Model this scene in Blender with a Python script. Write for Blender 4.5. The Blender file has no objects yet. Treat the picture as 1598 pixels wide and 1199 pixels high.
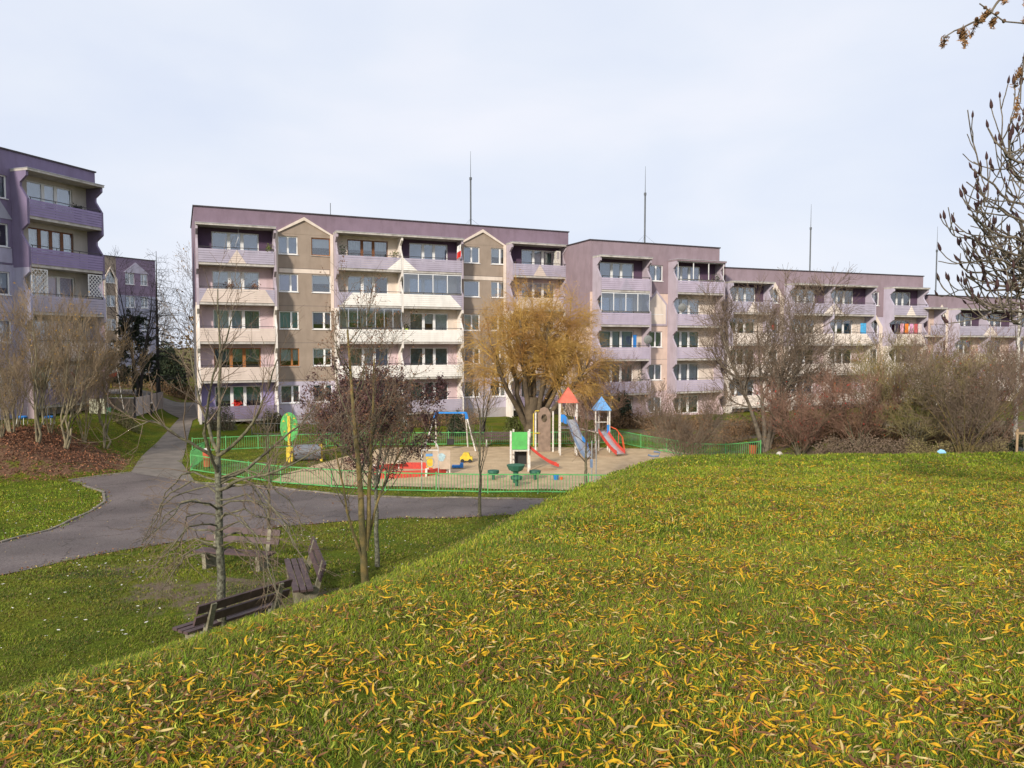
import bpy, math, random
import numpy as np
from mathutils import Vector, Matrix, noise as mnoise
from mathutils.geometry import delaunay_2d_cdt
R = math.radians
sc = bpy.context.scene
COL = sc.collection

# ------------------------------------------------------------------ camera, sky, sun, exposure
cd = bpy.data.cameras.new('camera'); cam = bpy.data.objects.new('camera', cd); COL.objects.link(cam)
cd.sensor_width = 36; cd.lens = 26.0; cd.clip_start = 0.1; cd.clip_end = 2000
cam.location = (0, 0, 6.2); cam.rotation_euler = (R(90 - 3.1), 0, 0)
sc.camera = cam
SUN_EL, SUN_AZ = R(24), R(205)          # azimuth clockwise from +Y: behind the camera, a little to the left
w = bpy.data.worlds.new('World'); sc.world = w; w.use_nodes = True
nt = w.node_tree; N = nt.nodes; Lk = nt.links
bg = N['Background']; bg.inputs[1].default_value = 0.094
sky = N.new('ShaderNodeTexSky'); sky.sky_type = 'NISHITA'; sky.sun_disc = False
sky.sun_elevation = SUN_EL; sky.sun_rotation = SUN_AZ; sky.air_density = 1.0; sky.dust_density = 2.0
tc = N.new('ShaderNodeTexCoord'); mp = N.new('ShaderNodeMapping'); mp.inputs['Scale'].default_value = (1, 1, 2.6)
n1 = N.new('ShaderNodeTexNoise'); n1.inputs['Scale'].default_value = 2.3; n1.inputs['Detail'].default_value = 5; n1.inputs['Distortion'].default_value = .25; n1.inputs['Roughness'].default_value = .45
cr = N.new('ShaderNodeValToRGB')
cr.color_ramp.elements[0].position = .30; cr.color_ramp.elements[0].color = (7.0, 7.7, 9.35, 1)
cr.color_ramp.elements[1].position = .72; cr.color_ramp.elements[1].color = (9.1, 9.2, 9.95, 1)
e = cr.color_ramp.elements.new(.52); e.color = (8.0, 8.5, 9.6, 1)
mx = N.new('ShaderNodeMixRGB'); mx.inputs[0].default_value = .93
Lk.new(tc.outputs['Generated'], mp.inputs[0]); Lk.new(mp.outputs[0], n1.inputs['Vector'])
Lk.new(n1.outputs['Fac'], cr.inputs[0]); Lk.new(sky.outputs[0], mx.inputs[1]); Lk.new(cr.outputs[0], mx.inputs[2])
Lk.new(mx.outputs[0], bg.inputs[0])
sd = bpy.data.lights.new('sun', 'SUN'); sd.energy = 3.8; sd.angle = R(5); sd.color = (1, .90, .76)
sun = bpy.data.objects.new('sun', sd); COL.objects.link(sun)
dv = Vector((math.sin(SUN_AZ) * math.cos(SUN_EL), math.cos(SUN_AZ) * math.cos(SUN_EL), math.sin(SUN_EL)))
sun.rotation_euler = dv.to_track_quat('Z', 'Y').to_euler(); sun.location = (0, 0, 60)
sc.view_settings.view_transform = 'Standard'; sc.view_settings.look = 'None'
sc.view_settings.exposure = 0.16; sc.view_settings.gamma = 1; sc.view_settings.use_curve_mapping = False
sc.cycles.max_bounces = 6; sc.cycles.transparent_max_bounces = 12
sc.cycles.use_denoising = True

# ------------------------------------------------------------------ helpers
def tag(o, label=None, cat=None, group=None, kind=None):
    if label: o['label'] = label
    if cat: o['category'] = cat
    if group: o['group'] = group
    if kind: o['kind'] = kind
    return o
def thing(name, label, cat, loc=(0, 0, 0), rz=0, group=None):
    o = bpy.data.objects.new(name, None); COL.objects.link(o)
    o.location = loc; o.rotation_euler = (0, 0, rz); o.empty_display_size = .2
    return tag(o, label, cat, group)
def link(name, me, parent=None, loc=None, rot=None):
    o = bpy.data.objects.new(name, me); COL.objects.link(o)
    if parent is not None: o.parent = parent
    if loc is not None: o.location = loc
    if rot is not None: o.rotation_euler = rot
    return o
def copy_tree(o, parent=None):
    c = o.copy(); COL.objects.link(c); c.parent = parent
    for ch in o.children: copy_tree(ch, c)
    return c

def mat(name, col, rough=.85, var=.12, scale=2.0, bump=0.0, bscale=30, metal=0, col2=None, streak=0, alpha=None, spec=.3, obj_rand=0):
    m = bpy.data.materials.new(name); m.use_nodes = True
    t = m.node_tree; P = t.nodes['Principled BSDF']
    P.inputs['Roughness'].default_value = rough; P.inputs['Metallic'].default_value = metal
    P.inputs['Specular IOR Level'].default_value = spec
    geo = t.nodes.new('ShaderNodeNewGeometry')
    nz = t.nodes.new('ShaderNodeTexNoise'); nz.inputs['Scale'].default_value = scale; nz.inputs['Detail'].default_value = 4
    t.links.new(geo.outputs['Position'], nz.inputs['Vector'])
    rp = t.nodes.new('ShaderNodeValToRGB')
    a = col2 if col2 else tuple(c * (1 - var) for c in col); b = col if col2 else tuple(min(1, c * (1 + var)) for c in col)
    rp.color_ramp.elements[0].position = .35; rp.color_ramp.elements[0].color = (*a, 1)
    rp.color_ramp.elements[1].position = .65; rp.color_ramp.elements[1].color = (*b, 1)
    t.links.new(nz.outputs['Fac'], rp.inputs[0]); out = rp.outputs[0]
    if streak:      # rain streaks and soot on plaster
        mpn = t.nodes.new('ShaderNodeMapping'); mpn.inputs['Scale'].default_value = (1.3, 1.3, .35)
        ns = t.nodes.new('ShaderNodeTexNoise'); ns.inputs['Scale'].default_value = 1.7; ns.inputs['Detail'].default_value = 8; ns.inputs['Roughness'].default_value = .65
        t.links.new(geo.outputs['Position'], mpn.inputs[0]); t.links.new(mpn.outputs[0], ns.inputs['Vector'])
        mr = t.nodes.new('ShaderNodeMapRange'); mr.inputs[1].default_value = .45; mr.inputs[2].default_value = .75; mr.inputs[3].default_value = 0; mr.inputs[4].default_value = streak
        t.links.new(ns.outputs['Fac'], mr.inputs[0])
        mm = t.nodes.new('ShaderNodeMixRGB'); mm.blend_type = 'MULTIPLY'; mm.inputs[2].default_value = (.55, .52, .48, 1)
        t.links.new(mr.outputs[0], mm.inputs[0]); t.links.new(out, mm.inputs[1]); out = mm.outputs[0]
    if obj_rand:
        oi = t.nodes.new('ShaderNodeObjectInfo'); mr = t.nodes.new('ShaderNodeMapRange')
        mr.inputs[3].default_value = 1 - obj_rand; mr.inputs[4].default_value = 1 + obj_rand
        t.links.new(oi.outputs['Random'], mr.inputs[0])
        hs = t.nodes.new('ShaderNodeHueSaturation'); t.links.new(mr.outputs[0], hs.inputs['Value']); t.links.new(out, hs.inputs['Color']); out = hs.outputs[0]
    t.links.new(out, P.inputs['Base Color'])
    if bump:
        nb = t.nodes.new('ShaderNodeTexNoise'); nb.inputs['Scale'].default_value = bscale; nb.inputs['Detail'].default_value = 5
        t.links.new(geo.outputs['Position'], nb.inputs['Vector'])
        bp = t.nodes.new('ShaderNodeBump'); bp.inputs['Strength'].default_value = bump; bp.inputs['Distance'].default_value = .05
        t.links.new(nb.outputs['Fac'], bp.inputs['Height']); t.links.new(bp.outputs[0], P.inputs['Normal'])
    return m
def glass_mat(name, tint=(.9, .95, 1), refl=.13):
    m = bpy.data.materials.new(name); m.use_nodes = True; t = m.node_tree; t.nodes.clear()
    o = t.nodes.new('ShaderNodeOutputMaterial'); mixn = t.nodes.new('ShaderNodeMixShader')
    tr = t.nodes.new('ShaderNodeBsdfTransparent'); gl = t.nodes.new('ShaderNodeBsdfGlossy')
    tr.inputs[0].default_value = (*tint, 1); gl.inputs['Roughness'].default_value = .03
    lw = t.nodes.new('ShaderNodeLayerWeight'); lw.inputs[0].default_value = .3
    mr = t.nodes.new('ShaderNodeMapRange'); mr.inputs[3].default_value = refl; mr.inputs[4].default_value = .95
    t.links.new(lw.outputs['Fresnel'], mr.inputs[0]); t.links.new(mr.outputs[0], mixn.inputs[0])
    t.links.new(tr.outputs[0], mixn.inputs[1]); t.links.new(gl.outputs[0], mixn.inputs[2]); t.links.new(mixn.outputs[0], o.inputs[0])
    return m

class MB:                      # collects polygons, builds one mesh
    def __init__(s): s.v = []; s.f = []; s.m = []
    def poly(s, pts, mi=0):
        b = len(s.v); s.v += [tuple(p) for p in pts]; s.f.append(list(range(b, b + len(pts)))); s.m.append(mi)
    def box(s, x0, x1, y0, y1, z0, z1, mi=0):
        b = len(s.v); s.v += [(x, y, z) for z in (z0, z1) for y in (y0, y1) for x in (x0, x1)]
        for q in ((0, 2, 3, 1), (4, 5, 7, 6), (0, 1, 5, 4), (2, 6, 7, 3), (0, 4, 6, 2), (1, 3, 7, 5)):
            s.f.append([b + i for i in q]); s.m.append(mi)
    def prism(s, pts, vec, mi=0):      # pts: planar polygon, extruded by vec
        n = len(pts); b = len(s.v); vec = Vector(vec)
        s.v += [tuple(p) for p in pts] + [tuple(Vector(p) + vec) for p in pts]
        s.f.append(list(range(b + n - 1, b - 1, -1))); s.m.append(mi); s.f.append(list(range(b + n, b + 2 * n))); s.m.append(mi)
        for i in range(n):
            j = (i + 1) % n; s.f.append([b + i, b + j, b + n + j, b + n + i]); s.m.append(mi)
    def tube(s, pts, r, S=8, mi=0, cap=True):
        pts = [Vector(p) for p in pts]; n = len(pts)
        rs = r if hasattr(r, '__len__') else [r] * n; b = len(s.v)
        for i, p in enumerate(pts):
            t = (pts[min(i + 1, n - 1)] - pts[max(i - 1, 0)]).normalized()
            a = Vector((0, 0, 1)) if abs(t.z) < .9 else Vector((1, 0, 0))
            u = t.cross(a).normalized(); v = t.cross(u)
            for k in range(S):
                an = 2 * math.pi * k / S; s.v.append(tuple(p + rs[i] * (math.cos(an) * u + math.sin(an) * v)))
        for i in range(n - 1):
            for k in range(S):
                k2 = (k + 1) % S; s.f.append([b + i * S + k, b + i * S + k2, b + (i + 1) * S + k2, b + (i + 1) * S + k]); s.m.append(mi)
        if cap:
            s.f.append([b + k for k in range(S)][::-1]); s.m.append(mi); s.f.append([b + (n - 1) * S + k for k in range(S)]); s.m.append(mi)
    def bar(s, a, b_, wx, wz, mi=0):   # rectangular bar from a to b
        a = Vector(a); b_ = Vector(b_); t = (b_ - a).normalized(); up = Vector((0, 0, 1)) if abs(t.z) < .95 else Vector((0, 1, 0))
        u = t.cross(up).normalized() * wx / 2; v = u.cross(t).normalized() * wz / 2
        s.prism([a - u - v, a + u - v, a + u + v, a - u + v], b_ - a, mi)
    def lathe(s, prof, S=16, c=(0, 0, 0), mi=0):
        b = len(s.v); n = len(prof)
        for r, z in prof:
            for k in range(S):
                an = 2 * math.pi * k / S; s.v.append((c[0] + r * math.cos(an), c[1] + r * math.sin(an), c[2] + z))
        for i in range(n - 1):
            for k in range(S):
                k2 = (k + 1) % S; s.f.append([b + i * S + k, b + i * S + k2, b + (i + 1) * S + k2, b + (i + 1) * S + k]); s.m.append(mi)
    def mesh(s, name, mats, smooth=False):
        me = bpy.data.meshes.new(name); me.from_pydata(s.v, [], s.f)
        for m in (mats if isinstance(mats, (list, tuple)) else [mats]): me.materials.append(m)
        if max(s.m, default=0): me.polygons.foreach_set('material_index', s.m)
        if smooth: me.polygons.foreach_set('use_smooth', [True] * len(s.f))
        me.update(); return me
    def build(s, name, mats, parent=None, loc=None, smooth=False, rot=None):
        return link(name, s.mesh(name, mats, smooth), parent, loc, rot)

def np_mesh(name, V, F, mats, mi=None, smooth=False):
    """V (n,3), F (m,k) faces of equal size."""
    me = bpy.data.meshes.new(name); n, k = F.shape
    me.vertices.add(len(V)); me.vertices.foreach_set('co', np.ascontiguousarray(V, np.float32).ravel())
    me.loops.add(n * k); me.loops.foreach_set('vertex_index', np.ascontiguousarray(F, np.int32).ravel())
    me.polygons.add(n); me.polygons.foreach_set('loop_start', np.arange(0, n * k, k, dtype=np.int32))
    me.polygons.foreach_set('loop_total', np.full(n, k, np.int32))
    for m in (mats if isinstance(mats, (list, tuple)) else [mats]): me.materials.append(m)
    if mi is not None: me.polygons.foreach_set('material_index', np.asarray(mi, np.int32))
    if smooth: me.polygons.foreach_set('use_smooth', np.ones(n, bool))
    me.update(calc_edges=True); return me

# ------------------------------------------------------------------ terrain height
BY = [-60, 0, 8, 12, 16, 20, 24, 28, 33, 400]; BZ = [2.2, 1.8, 1.4, 1.0, .82, .58, .3, .1, 0, 0]
SY = [-30, -4, 0, 4.1, 6, 8, 10.2, 12.2, 15.8, 20.2, 24, 27, 60]; SX = [-7.85, -5.45, -4.27, -3.12, -1.94, -.76, .09, .87, 2.0, 3.48, 5.17, 6.93, 39.6]
PY = [25, 30.5, 32.5, 35, 38, 44, 52, 58, 70]; PX = [-60, -34, -22, -18.7, -19.6, -21.9, -24.3, -26.5, -31]
def sst(x, a, b):
    t = np.clip((x - a) / (b - a), 0, 1); return t * t * (3 - 2 * t)
def hill_d(x, y):
    d1 = (np.interp(y, SY, SX) - x) * .88; d2 = y - (24.3 + .14 * np.clip(x - 10, 0, 40))
    h = np.clip(.5 + .5 * (d1 - d2) / 2.5, 0, 1); return h * d1 + (1 - h) * d2 + 1.25 * h * (1 - h)
def gz(x, y):
    x = np.asarray(x, float); y = np.asarray(y, float)
    bd = np.interp(y, PY, PX) - x
    base = np.interp(y, BY, BZ) + 1.75 * sst(bd, 0, np.interp(y, [35, 42, 60], [7.5, 4.0, 4.0])) * sst(y, 31, 34.5) + .95 * sst(y, 40, 62) * sst(-x, 14, 24) * (1 - sst(bd, 0, 4.0) * .6)
    base = base + 1.45 * sst(x, 9.5, 15) * (1 - sst(y, 38, 47))
    zt = 4.62 - .0908 * y + .0003 * np.clip(y, 0, 40) ** 2
    d = hill_d(x, y); hz = zt - .52 * .4 * np.log1p(np.exp(np.clip(d / .4, -30, 30)))
    hh = np.clip(.5 + .5 * (hz - base) / .35, 0, 1)
    z = hh * hz + (1 - hh) * base + .35 * hh * (1 - hh)
    return z + .02 * np.sin(x * 1.7 + y * .6) * np.sin(y * 1.3 - x * .4)
def g(x, y): return float(gz(x, y))

ROAD = [(-24, 12.5), (-12.08, 17.0), (-11.28, 18.7), (-10.4, 20.2), (-9.31, 21.43), (-8.27, 22.48), (-7.36, 23.4), (-5.86, 24.4), (-3.91, 24.9), (-2.17, 25.03), (-.87, 25.3), (2, 26.2), (12, 26.8), (40, 27),
        (40, 29.5), (12, 29.0), (1.29, 28.8), (-2.52, 29.1), (-4.58, 29.24), (-6.61, 29.5), (-9.87, 31.27), (-11.29, 32.0), (-14.1, 32.7), (-16.11, 34.02), (-18.4, 35.4), (-19.6, 34.2), (-20.2, 33.4), (-18.72, 32.04), (-16.94, 30.35), (-15.76, 28.31), (-15.09, 26.13), (-14.5, 22.83), (-14.57, 20.77), (-24, 16.2)]
BRANCH = [(-18.4, 35.4), (-20.58, 40.89), (-22.91, 48.71), (-24.67, 54.63), (-29, 60), (-60, 62), (-60, 66), (-20, 66), (-18, 62), (-23.6, 58.5), (-23.2, 53.5), (-21.12, 48.02), (-17.2, 38.25), (-14.1, 32.7), (-16.11, 34.02)]
SAND = [(-10.9, 33.2), (-10.11, 32.6), (-6.73, 31.9), (-2.75, 31.5), (0.03, 31.0), (4, 30.9), (8, 31.4), (10.3, 34.5), (10.6, 39), (9.4, 43.4), (6.14, 43.7), (2.76, 44.2), (0.04, 44.3), (-3.89, 44.5), (-7.73, 43.9), (-9.4, 40.04), (-10.79, 35.39)]
def in_poly(P, x, y):
    x = np.asarray(x); y = np.asarray(y); c = np.zeros(x.shape, bool)
    for i in range(len(P)):
        x1, y1 = P[i]; x2, y2 = P[i - 1]
        if y1 == y2: continue
        c ^= ((y1 > y) != (y2 > y)) & (x < (x2 - x1) * (y - y1) / (y2 - y1) + x1)
    return c
def poly_dist(P, x, y):
    d = np.full(np.shape(x), 1e9)
    for i in range(len(P)):
        a = np.array(P[i - 1]); b = np.array(P[i]); ab = b - a; L2 = ab @ ab + 1e-9
        t = np.clip(((x - a[0]) * ab[0] + (y - a[1]) * ab[1]) / L2, 0, 1)
        d = np.minimum(d, np.hypot(x - a[0] - t * ab[0], y - a[1] - t * ab[1]))
    return d
def sheet(name, P, m, lift, step=.5):
    pts = []
    for i in range(len(P)):
        a = Vector(P[i - 1]); b = Vector(P[i]); n = max(1, int((b - a).length / step))
        pts += [a + (b - a) * k / n for k in range(n)]
    nb = len(pts); ed = [(i, (i + 1) % nb) for i in range(nb)]
    xs = [p[0] for p in P]; ys = [p[1] for p in P]
    gx, gy = np.meshgrid(np.arange(min(xs), max(xs), step), np.arange(min(ys), max(ys), step)); gx = gx.ravel(); gy = gy.ravel()
    k = in_poly(P, gx, gy) & (poly_dist(P, gx, gy) > step * .5)
    pts += [Vector((a, b)) for a, b in zip(gx[k], gy[k])]
    v, e_, f, _, _, _ = delaunay_2d_cdt(pts, ed, [], 1, 1e-5)
    V = np.array([(p.x, p.y, 0) for p in v]); V[:, 2] = gz(V[:, 0], V[:, 1]) + lift
    F = np.array([q for q in f if len(q) == 3]); 
    nrm = np.cross(V[F[:, 1]] - V[F[:, 0]], V[F[:, 2]] - V[F[:, 0]])[:, 2] < 0; F[nrm] = F[nrm][:, ::-1]
    return link(name, np_mesh(name, V, F, m, smooth=True))

# ground material: patches of green, yellow-green moss, bare soil, dead leaves on the left mound
def ground_material():
    m = bpy.data.materials.new('ground'); m.use_nodes = True; t = m.node_tree; P = t.nodes['Principled BSDF']; P.inputs['Roughness'].default_value = .95; P.inputs['Specular IOR Level'].default_value = .1
    geo = t.nodes.new('ShaderNodeNewGeometry')
    def noise(s, d=5, r=.6):
        n = t.nodes.new('ShaderNodeTexNoise'); n.inputs['Scale'].default_value = s; n.inputs['Detail'].default_value = d; n.inputs['Roughness'].default_value = r
        t.links.new(geo.outputs['Position'], n.inputs['Vector']); return n.outputs['Fac']
    def ramp(fac, stops):
        r = t.nodes.new('ShaderNodeValToRGB'); el = r.color_ramp.elements
        el[0].position, el[0].color = stops[0][0], (*stops[0][1], 1); el[1].position, el[1].color = stops[-1][0], (*stops[-1][1], 1)
        for p, c in stops[1:-1]: q = el.new(p); q.color = (*c, 1)
        t.links.new(fac, r.inputs[0]); return r.outputs[0]
    def mix(f, a, b, mode='MIX'):
        n = t.nodes.new('ShaderNodeMixRGB'); n.blend_type = mode
        (t.links.new(f, n.inputs[0]) if hasattr(f, 'links') else setattr(n.inputs[0], 'default_value', f))
        t.links.new(a, n.inputs[1]); t.links.new(b, n.inputs[2]); return n.outputs[0]
    green = ramp(noise(.55), [(.3, (.08, .13, .012)), (.5, (.12, .155, .013)), (.62, (.16, .16, .018)), (.75, (.15, .125, .04))])
    fine = ramp(noise(14, 8, .75), [(.3, (.35, .31, .26)), (.5, (.85, .82, .75)), (.7, (1.5, 1.45, 1.3))])
    lawn = mix(1.0, green, fine, 'MULTIPLY')
    soil = ramp(noise(9, 8, .7), [(.3, (.11, .08, .055)), (.7, (.22, .17, .12))])
    litter = ramp(noise(7, 9, .85), [(.32, (.05, .032, .022)), (.45, (.12, .065, .04)), (.55, (.19, .11, .07)), (.68, (.11, .12, .035))])
    at = t.nodes.new('ShaderNodeAttribute'); at.attribute_name = 'zone'; at.attribute_type = 'GEOMETRY'
    sp = t.nodes.new('ShaderNodeSeparateColor'); t.links.new(at.outputs['Color'], sp.inputs[0])
    def mask(ch, sc_):     # break the edge of a zone up with noise
        a = t.nodes.new('ShaderNodeMath'); a.operation = 'ADD'; t.links.new(sp.outputs[ch], a.inputs[0])
        b = t.nodes.new('ShaderNodeMath'); b.operation = 'SUBTRACT'; t.links.new(noise(sc_, 6, .7), b.inputs[0]); b.inputs[1].default_value = .5; 
        b2 = t.nodes.new('ShaderNodeMath'); b2.operation = 'MULTIPLY'; t.links.new(b.outputs[0], b2.inputs[0]); b2.inputs[1].default_value = 1.6
        t.links.new(b2.outputs[0], a.inputs[1])
        r = t.nodes.new('ShaderNodeMapRange'); r.inputs[1].default_value = .42; r.inputs[2].default_value = .62; t.links.new(a.outputs[0], r.inputs[0]); return r.outputs[0]
    c = mix(mask(0, 1.3), lawn, soil); c = mix(mask(1, 1.6), c, litter)
    t.links.new(c, P.inputs['Base Color'])
    bp = t.nodes.new('ShaderNodeBump'); bp.inputs['Strength'].default_value = .8; bp.inputs['Distance'].default_value = .06
    t.links.new(noise(22, 8, .7), bp.inputs['Height']); t.links.new(bp.outputs[0], P.inputs['Normal'])
    return m
def axis(parts):
    out = []
    for a, b, s in parts: out += list(np.arange(a, b, s))
    return np.array(out + [parts[-1][1]])
ax = axis([(-500, -100, 50), (-100, -40, 6), (-40, -32, 1), (-32, 26, .3), (26, 50, 1.5), (50, 100, 6), (100, 500, 50)])
ay = axis([(-200, -40, 20), (-40, -4, 2), (-4, 1, .5), (1, 47, .3), (47, 66, .7), (66, 120, 6), (120, 700, 60)])
gx, gy = np.meshgrid(ax, ay); nx, ny = len(ax), len(ay); gx = gx.ravel(); gy = gy.ravel()
GZ = gz(gx, gy)
for Pp in (ROAD, BRANCH, SAND):
    dd = poly_dist(Pp, gx, gy); GZ -= .09 * sst(dd, 0.0, .35) * in_poly(Pp, gx, gy)
F = np.array([(j * nx + i, j * nx + i + 1, (j + 1) * nx + i + 1, (j + 1) * nx + i) for j in range(ny - 1) for i in range(nx - 1)])
gme = np_mesh('ground', np.stack([gx, gy, GZ], 1), F, ground_material(), smooth=True)
def blob(x, y, cx, cy, rx, ry, rot=0):
    c, s = math.cos(rot), math.sin(rot); u = (x - cx) * c + (y - cy) * s; v = -(x - cx) * s + (y - cy) * c
    return np.clip(1.15 - np.sqrt((u / rx) ** 2 + (v / ry) ** 2) * .75, 0, 1)
soilz = np.maximum.reduce([blob(gx, gy, -6.0, 15.6, 3.4, 1.6, -.3) * .82, blob(gx, gy, -9.6, 17.6, 1.5, .9, .3) * .72, blob(gx, gy, -12.5, 37.5, 3.0, 3.6) * .72, .95 * in_poly([(-13, 50), (40, 60), (40, 49), (8, 47), (-13, 46.5)], gx, gy) * .55,
    np.where((gy > 26) & (gx > 9) & (gy < 60), .62, 0)])
bd = np.interp(gy, PY, PX) - gx
litz = np.maximum(blob(gx, gy, -24.6, 36.6, 6.2, 3.9, .1), 0) * (bd > -.3) * (gy > 31.5)
litz = np.maximum(litz, np.where((gy > 58) & (gx < -16), .5, 0))
ca = gme.color_attributes.new('zone', 'FLOAT_COLOR', 'POINT')
ca.data.foreach_set('color', np.stack([soilz, litz, soilz * 0, soilz * 0 + 1], 1).astype(np.float32).ravel())
tag(link('ground', gme), kind='structure')

asphalt = mat('asphalt', (0.158, 0.131, 0.122), .9, scale=.7, col2=(.135, .11, .104), bump=.35, bscale=60)
def cracks(m, amt=.55):
    t = m.node_tree; P = t.nodes['Principled BSDF']; src = P.inputs['Base Color'].links[0].from_socket; geo = t.nodes.new('ShaderNodeNewGeometry')
    wn = t.nodes.new('ShaderNodeTexNoise'); wn.inputs['Scale'].default_value = 1.3; wn.inputs['Detail'].default_value = 6; t.links.new(geo.outputs['Position'], wn.inputs['Vector'])
    va = t.nodes.new('ShaderNodeVectorMath'); va.operation = 'ADD'; t.links.new(geo.outputs['Position'], va.inputs[0]); t.links.new(wn.outputs['Color'], va.inputs[1])
    vo = t.nodes.new('ShaderNodeTexVoronoi'); vo.feature = 'DISTANCE_TO_EDGE'; vo.inputs['Scale'].default_value = .42; t.links.new(va.outputs[0], vo.inputs['Vector'])
    mr = t.nodes.new('ShaderNodeMapRange'); mr.inputs[1].default_value = .004; mr.inputs[2].default_value = .014; mr.inputs[3].default_value = amt; mr.inputs[4].default_value = 0; t.links.new(vo.outputs['Distance'], mr.inputs[0])
    m1 = t.nodes.new('ShaderNodeMixRGB'); m1.blend_type = 'MULTIPLY'; m1.inputs[2].default_value = (.35, .33, .3, 1); t.links.new(mr.outputs[0], m1.inputs[0]); t.links.new(src, m1.inputs[1])
    gn = t.nodes.new('ShaderNodeTexNoise'); gn.inputs['Scale'].default_value = 26; gn.inputs['Detail'].default_value = 3; t.links.new(geo.outputs['Position'], gn.inputs['Vector'])
    r2 = t.nodes.new('ShaderNodeMapRange'); r2.inputs[1].default_value = .35; r2.inputs[2].default_value = .65; r2.inputs[3].default_value = .72; r2.inputs[4].default_value = 1.25; t.links.new(gn.outputs['Fac'], r2.inputs[0])
    m2 = t.nodes.new('ShaderNodeMixRGB'); m2.blend_type = 'MULTIPLY'; m2.inputs[0].default_value = 1; t.links.new(m1.outputs[0], m2.inputs[1]); t.links.new(r2.outputs[0], m2.inputs[2])
    bg_ = t.nodes.new('ShaderNodeTexNoise'); bg_.inputs['Scale'].default_value = .28; bg_.inputs['Detail'].default_value = 3; t.links.new(geo.outputs['Position'], bg_.inputs['Vector'])
    r3 = t.nodes.new('ShaderNodeMapRange'); r3.inputs[1].default_value = .38; r3.inputs[2].default_value = .62; r3.inputs[3].default_value = .8; r3.inputs[4].default_value = 1.15; t.links.new(bg_.outputs['Fac'], r3.inputs[0])
    m3 = t.nodes.new('ShaderNodeMixRGB'); m3.blend_type = 'MULTIPLY'; m3.inputs[0].default_value = 1; t.links.new(m2.outputs[0], m3.inputs[1]); t.links.new(r3.outputs[0], m3.inputs[2]); t.links.new(m3.outputs[0], P.inputs['Base Color'])
cracks(asphalt)
pave = mat('worn paving', (.21, .18, .155), .9, scale=1.5, col2=(.15, .13, .11), bump=.3, bscale=40)
sandm = mat('play sand', (.54, .405, .25), .95, scale=1.6, col2=(.43, .315, .19), bump=.9, bscale=9)
tag(sheet('asphalt_path', ROAD, asphalt, .012), kind='structure')
tag(sheet('side_path', BRANCH, pave, .016), kind='structure')
tag(sheet('play_sand', SAND, sandm, .014, .4), kind='structure')
kerbm = mat('kerb concrete', (.27, .24, .20), .9, scale=5, col2=(.16, .14, .11), bump=.4)
def kerb(P, nm='kerb', w=.09, h=.05, step=1.0):
    """concrete edging, each stone a part"""
    root = thing(nm, None, None); del_ = None
    root['kind'] = 'structure'
    pts = [Vector((*p, 0)) for p in P]; acc = []
    for a, b in zip(pts[:-1], pts[1:]):
        n = max(1, round((b - a).length / step)); acc += [a + (b - a) * k / n for k in range(n)]
    acc.append(pts[-1]); rnd = random.Random(3)
    for a, b in zip(acc[:-1], acc[1:]):
        d = (b - a); t = d.normalized(); n = Vector((-t.y, t.x, 0)) * w / 2; a2 = a + t * .008; b2 = b - t * .008; q = rnd.uniform(-.012, .012)
        za, zb = g(a2.x, a2.y), g(b2.x, b2.y)
        m = MB(); vs = []
        for p, z in ((a2, za), (b2, zb)):
            for s in (-1, 1):
                for hh in (-.1, h + q): vs.append((p.x + n.x * s, p.y + n.y * s, z + hh))
        for f in ((0, 1, 3, 2), (4, 6, 7, 5), (0, 4, 5, 1), (2, 3, 7, 6), (1, 5, 7, 3), (0, 2, 6, 4)): m.poly([vs[i] for i in f])
        m.build('kerb_stone', kerbm, root)
kerb(ROAD[27:34], 'lawn_kerb'); kerb(ROAD[15:23], 'path_kerb'); kerb(ROAD[24:27], 'mound_kerb')

# ------------------------------------------------------------------ building materials
def plaster(n, c, st=.38): return mat(n, c, .9, .06, 1.2, bump=.15, bscale=25, streak=st)
PUR = plaster('purple plaster', (0.223, 0.163, 0.209)); BRN = plaster('brown plaster', (0.335, 0.268, 0.215)); LAV = plaster('lavender plaster', (0.483, 0.441, 0.539))
PNK = plaster('pink plaster', (0.622, 0.485, 0.512)); CRM = plaster('cream plaster', (0.716, 0.62, 0.537)); PEA = plaster('peach plaster', (0.658, 0.509, 0.434))
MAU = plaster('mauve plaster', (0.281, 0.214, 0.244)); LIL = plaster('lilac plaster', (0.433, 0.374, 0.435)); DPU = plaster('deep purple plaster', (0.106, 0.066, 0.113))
WHT = plaster('off white plaster', (0.78, 0.728, 0.683)); GRY = plaster('grey plaster', (0.371, 0.342, 0.354)); VIO = plaster('violet plaster', (0.324, 0.274, 0.488)); BLG = plaster('blue grey plaster', (0.365, 0.36, 0.45))
B_LAV = mat('lavender boards', (0.395, 0.359, 0.444), .6, .07, 1.5, streak=.25); B_CRM = mat('cream boards', (0.766, 0.676, 0.607), .6, .05, 1.5, streak=.3); B_WHT = mat('white boards', (0.82, 0.794, 0.747), .6, .05, 1.5, streak=.3)
B_PEA = mat('beige boards', (0.649, 0.547, 0.48), .6, .05, 1.5, streak=.3); B_PUR = mat('purple boards', (0.226, 0.183, 0.255), .6, .08, 1.5, streak=.3); B_DRK = mat('dark planks', (.06, .05, .055), .7, .2, 3)
B_LIL = mat('lilac boards', (0.448, 0.387, 0.483), .6, .06, 1.5, streak=.3)
CONC = mat('slab concrete', (.50, .47, .44), .9, .15, 2.0, streak=.8); FLASH = mat('roof flashing', (.055, .045, .05), .6, .2, 2); TAR = mat('roof felt', (.08, .08, .085), .9, .2, 2)
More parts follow.
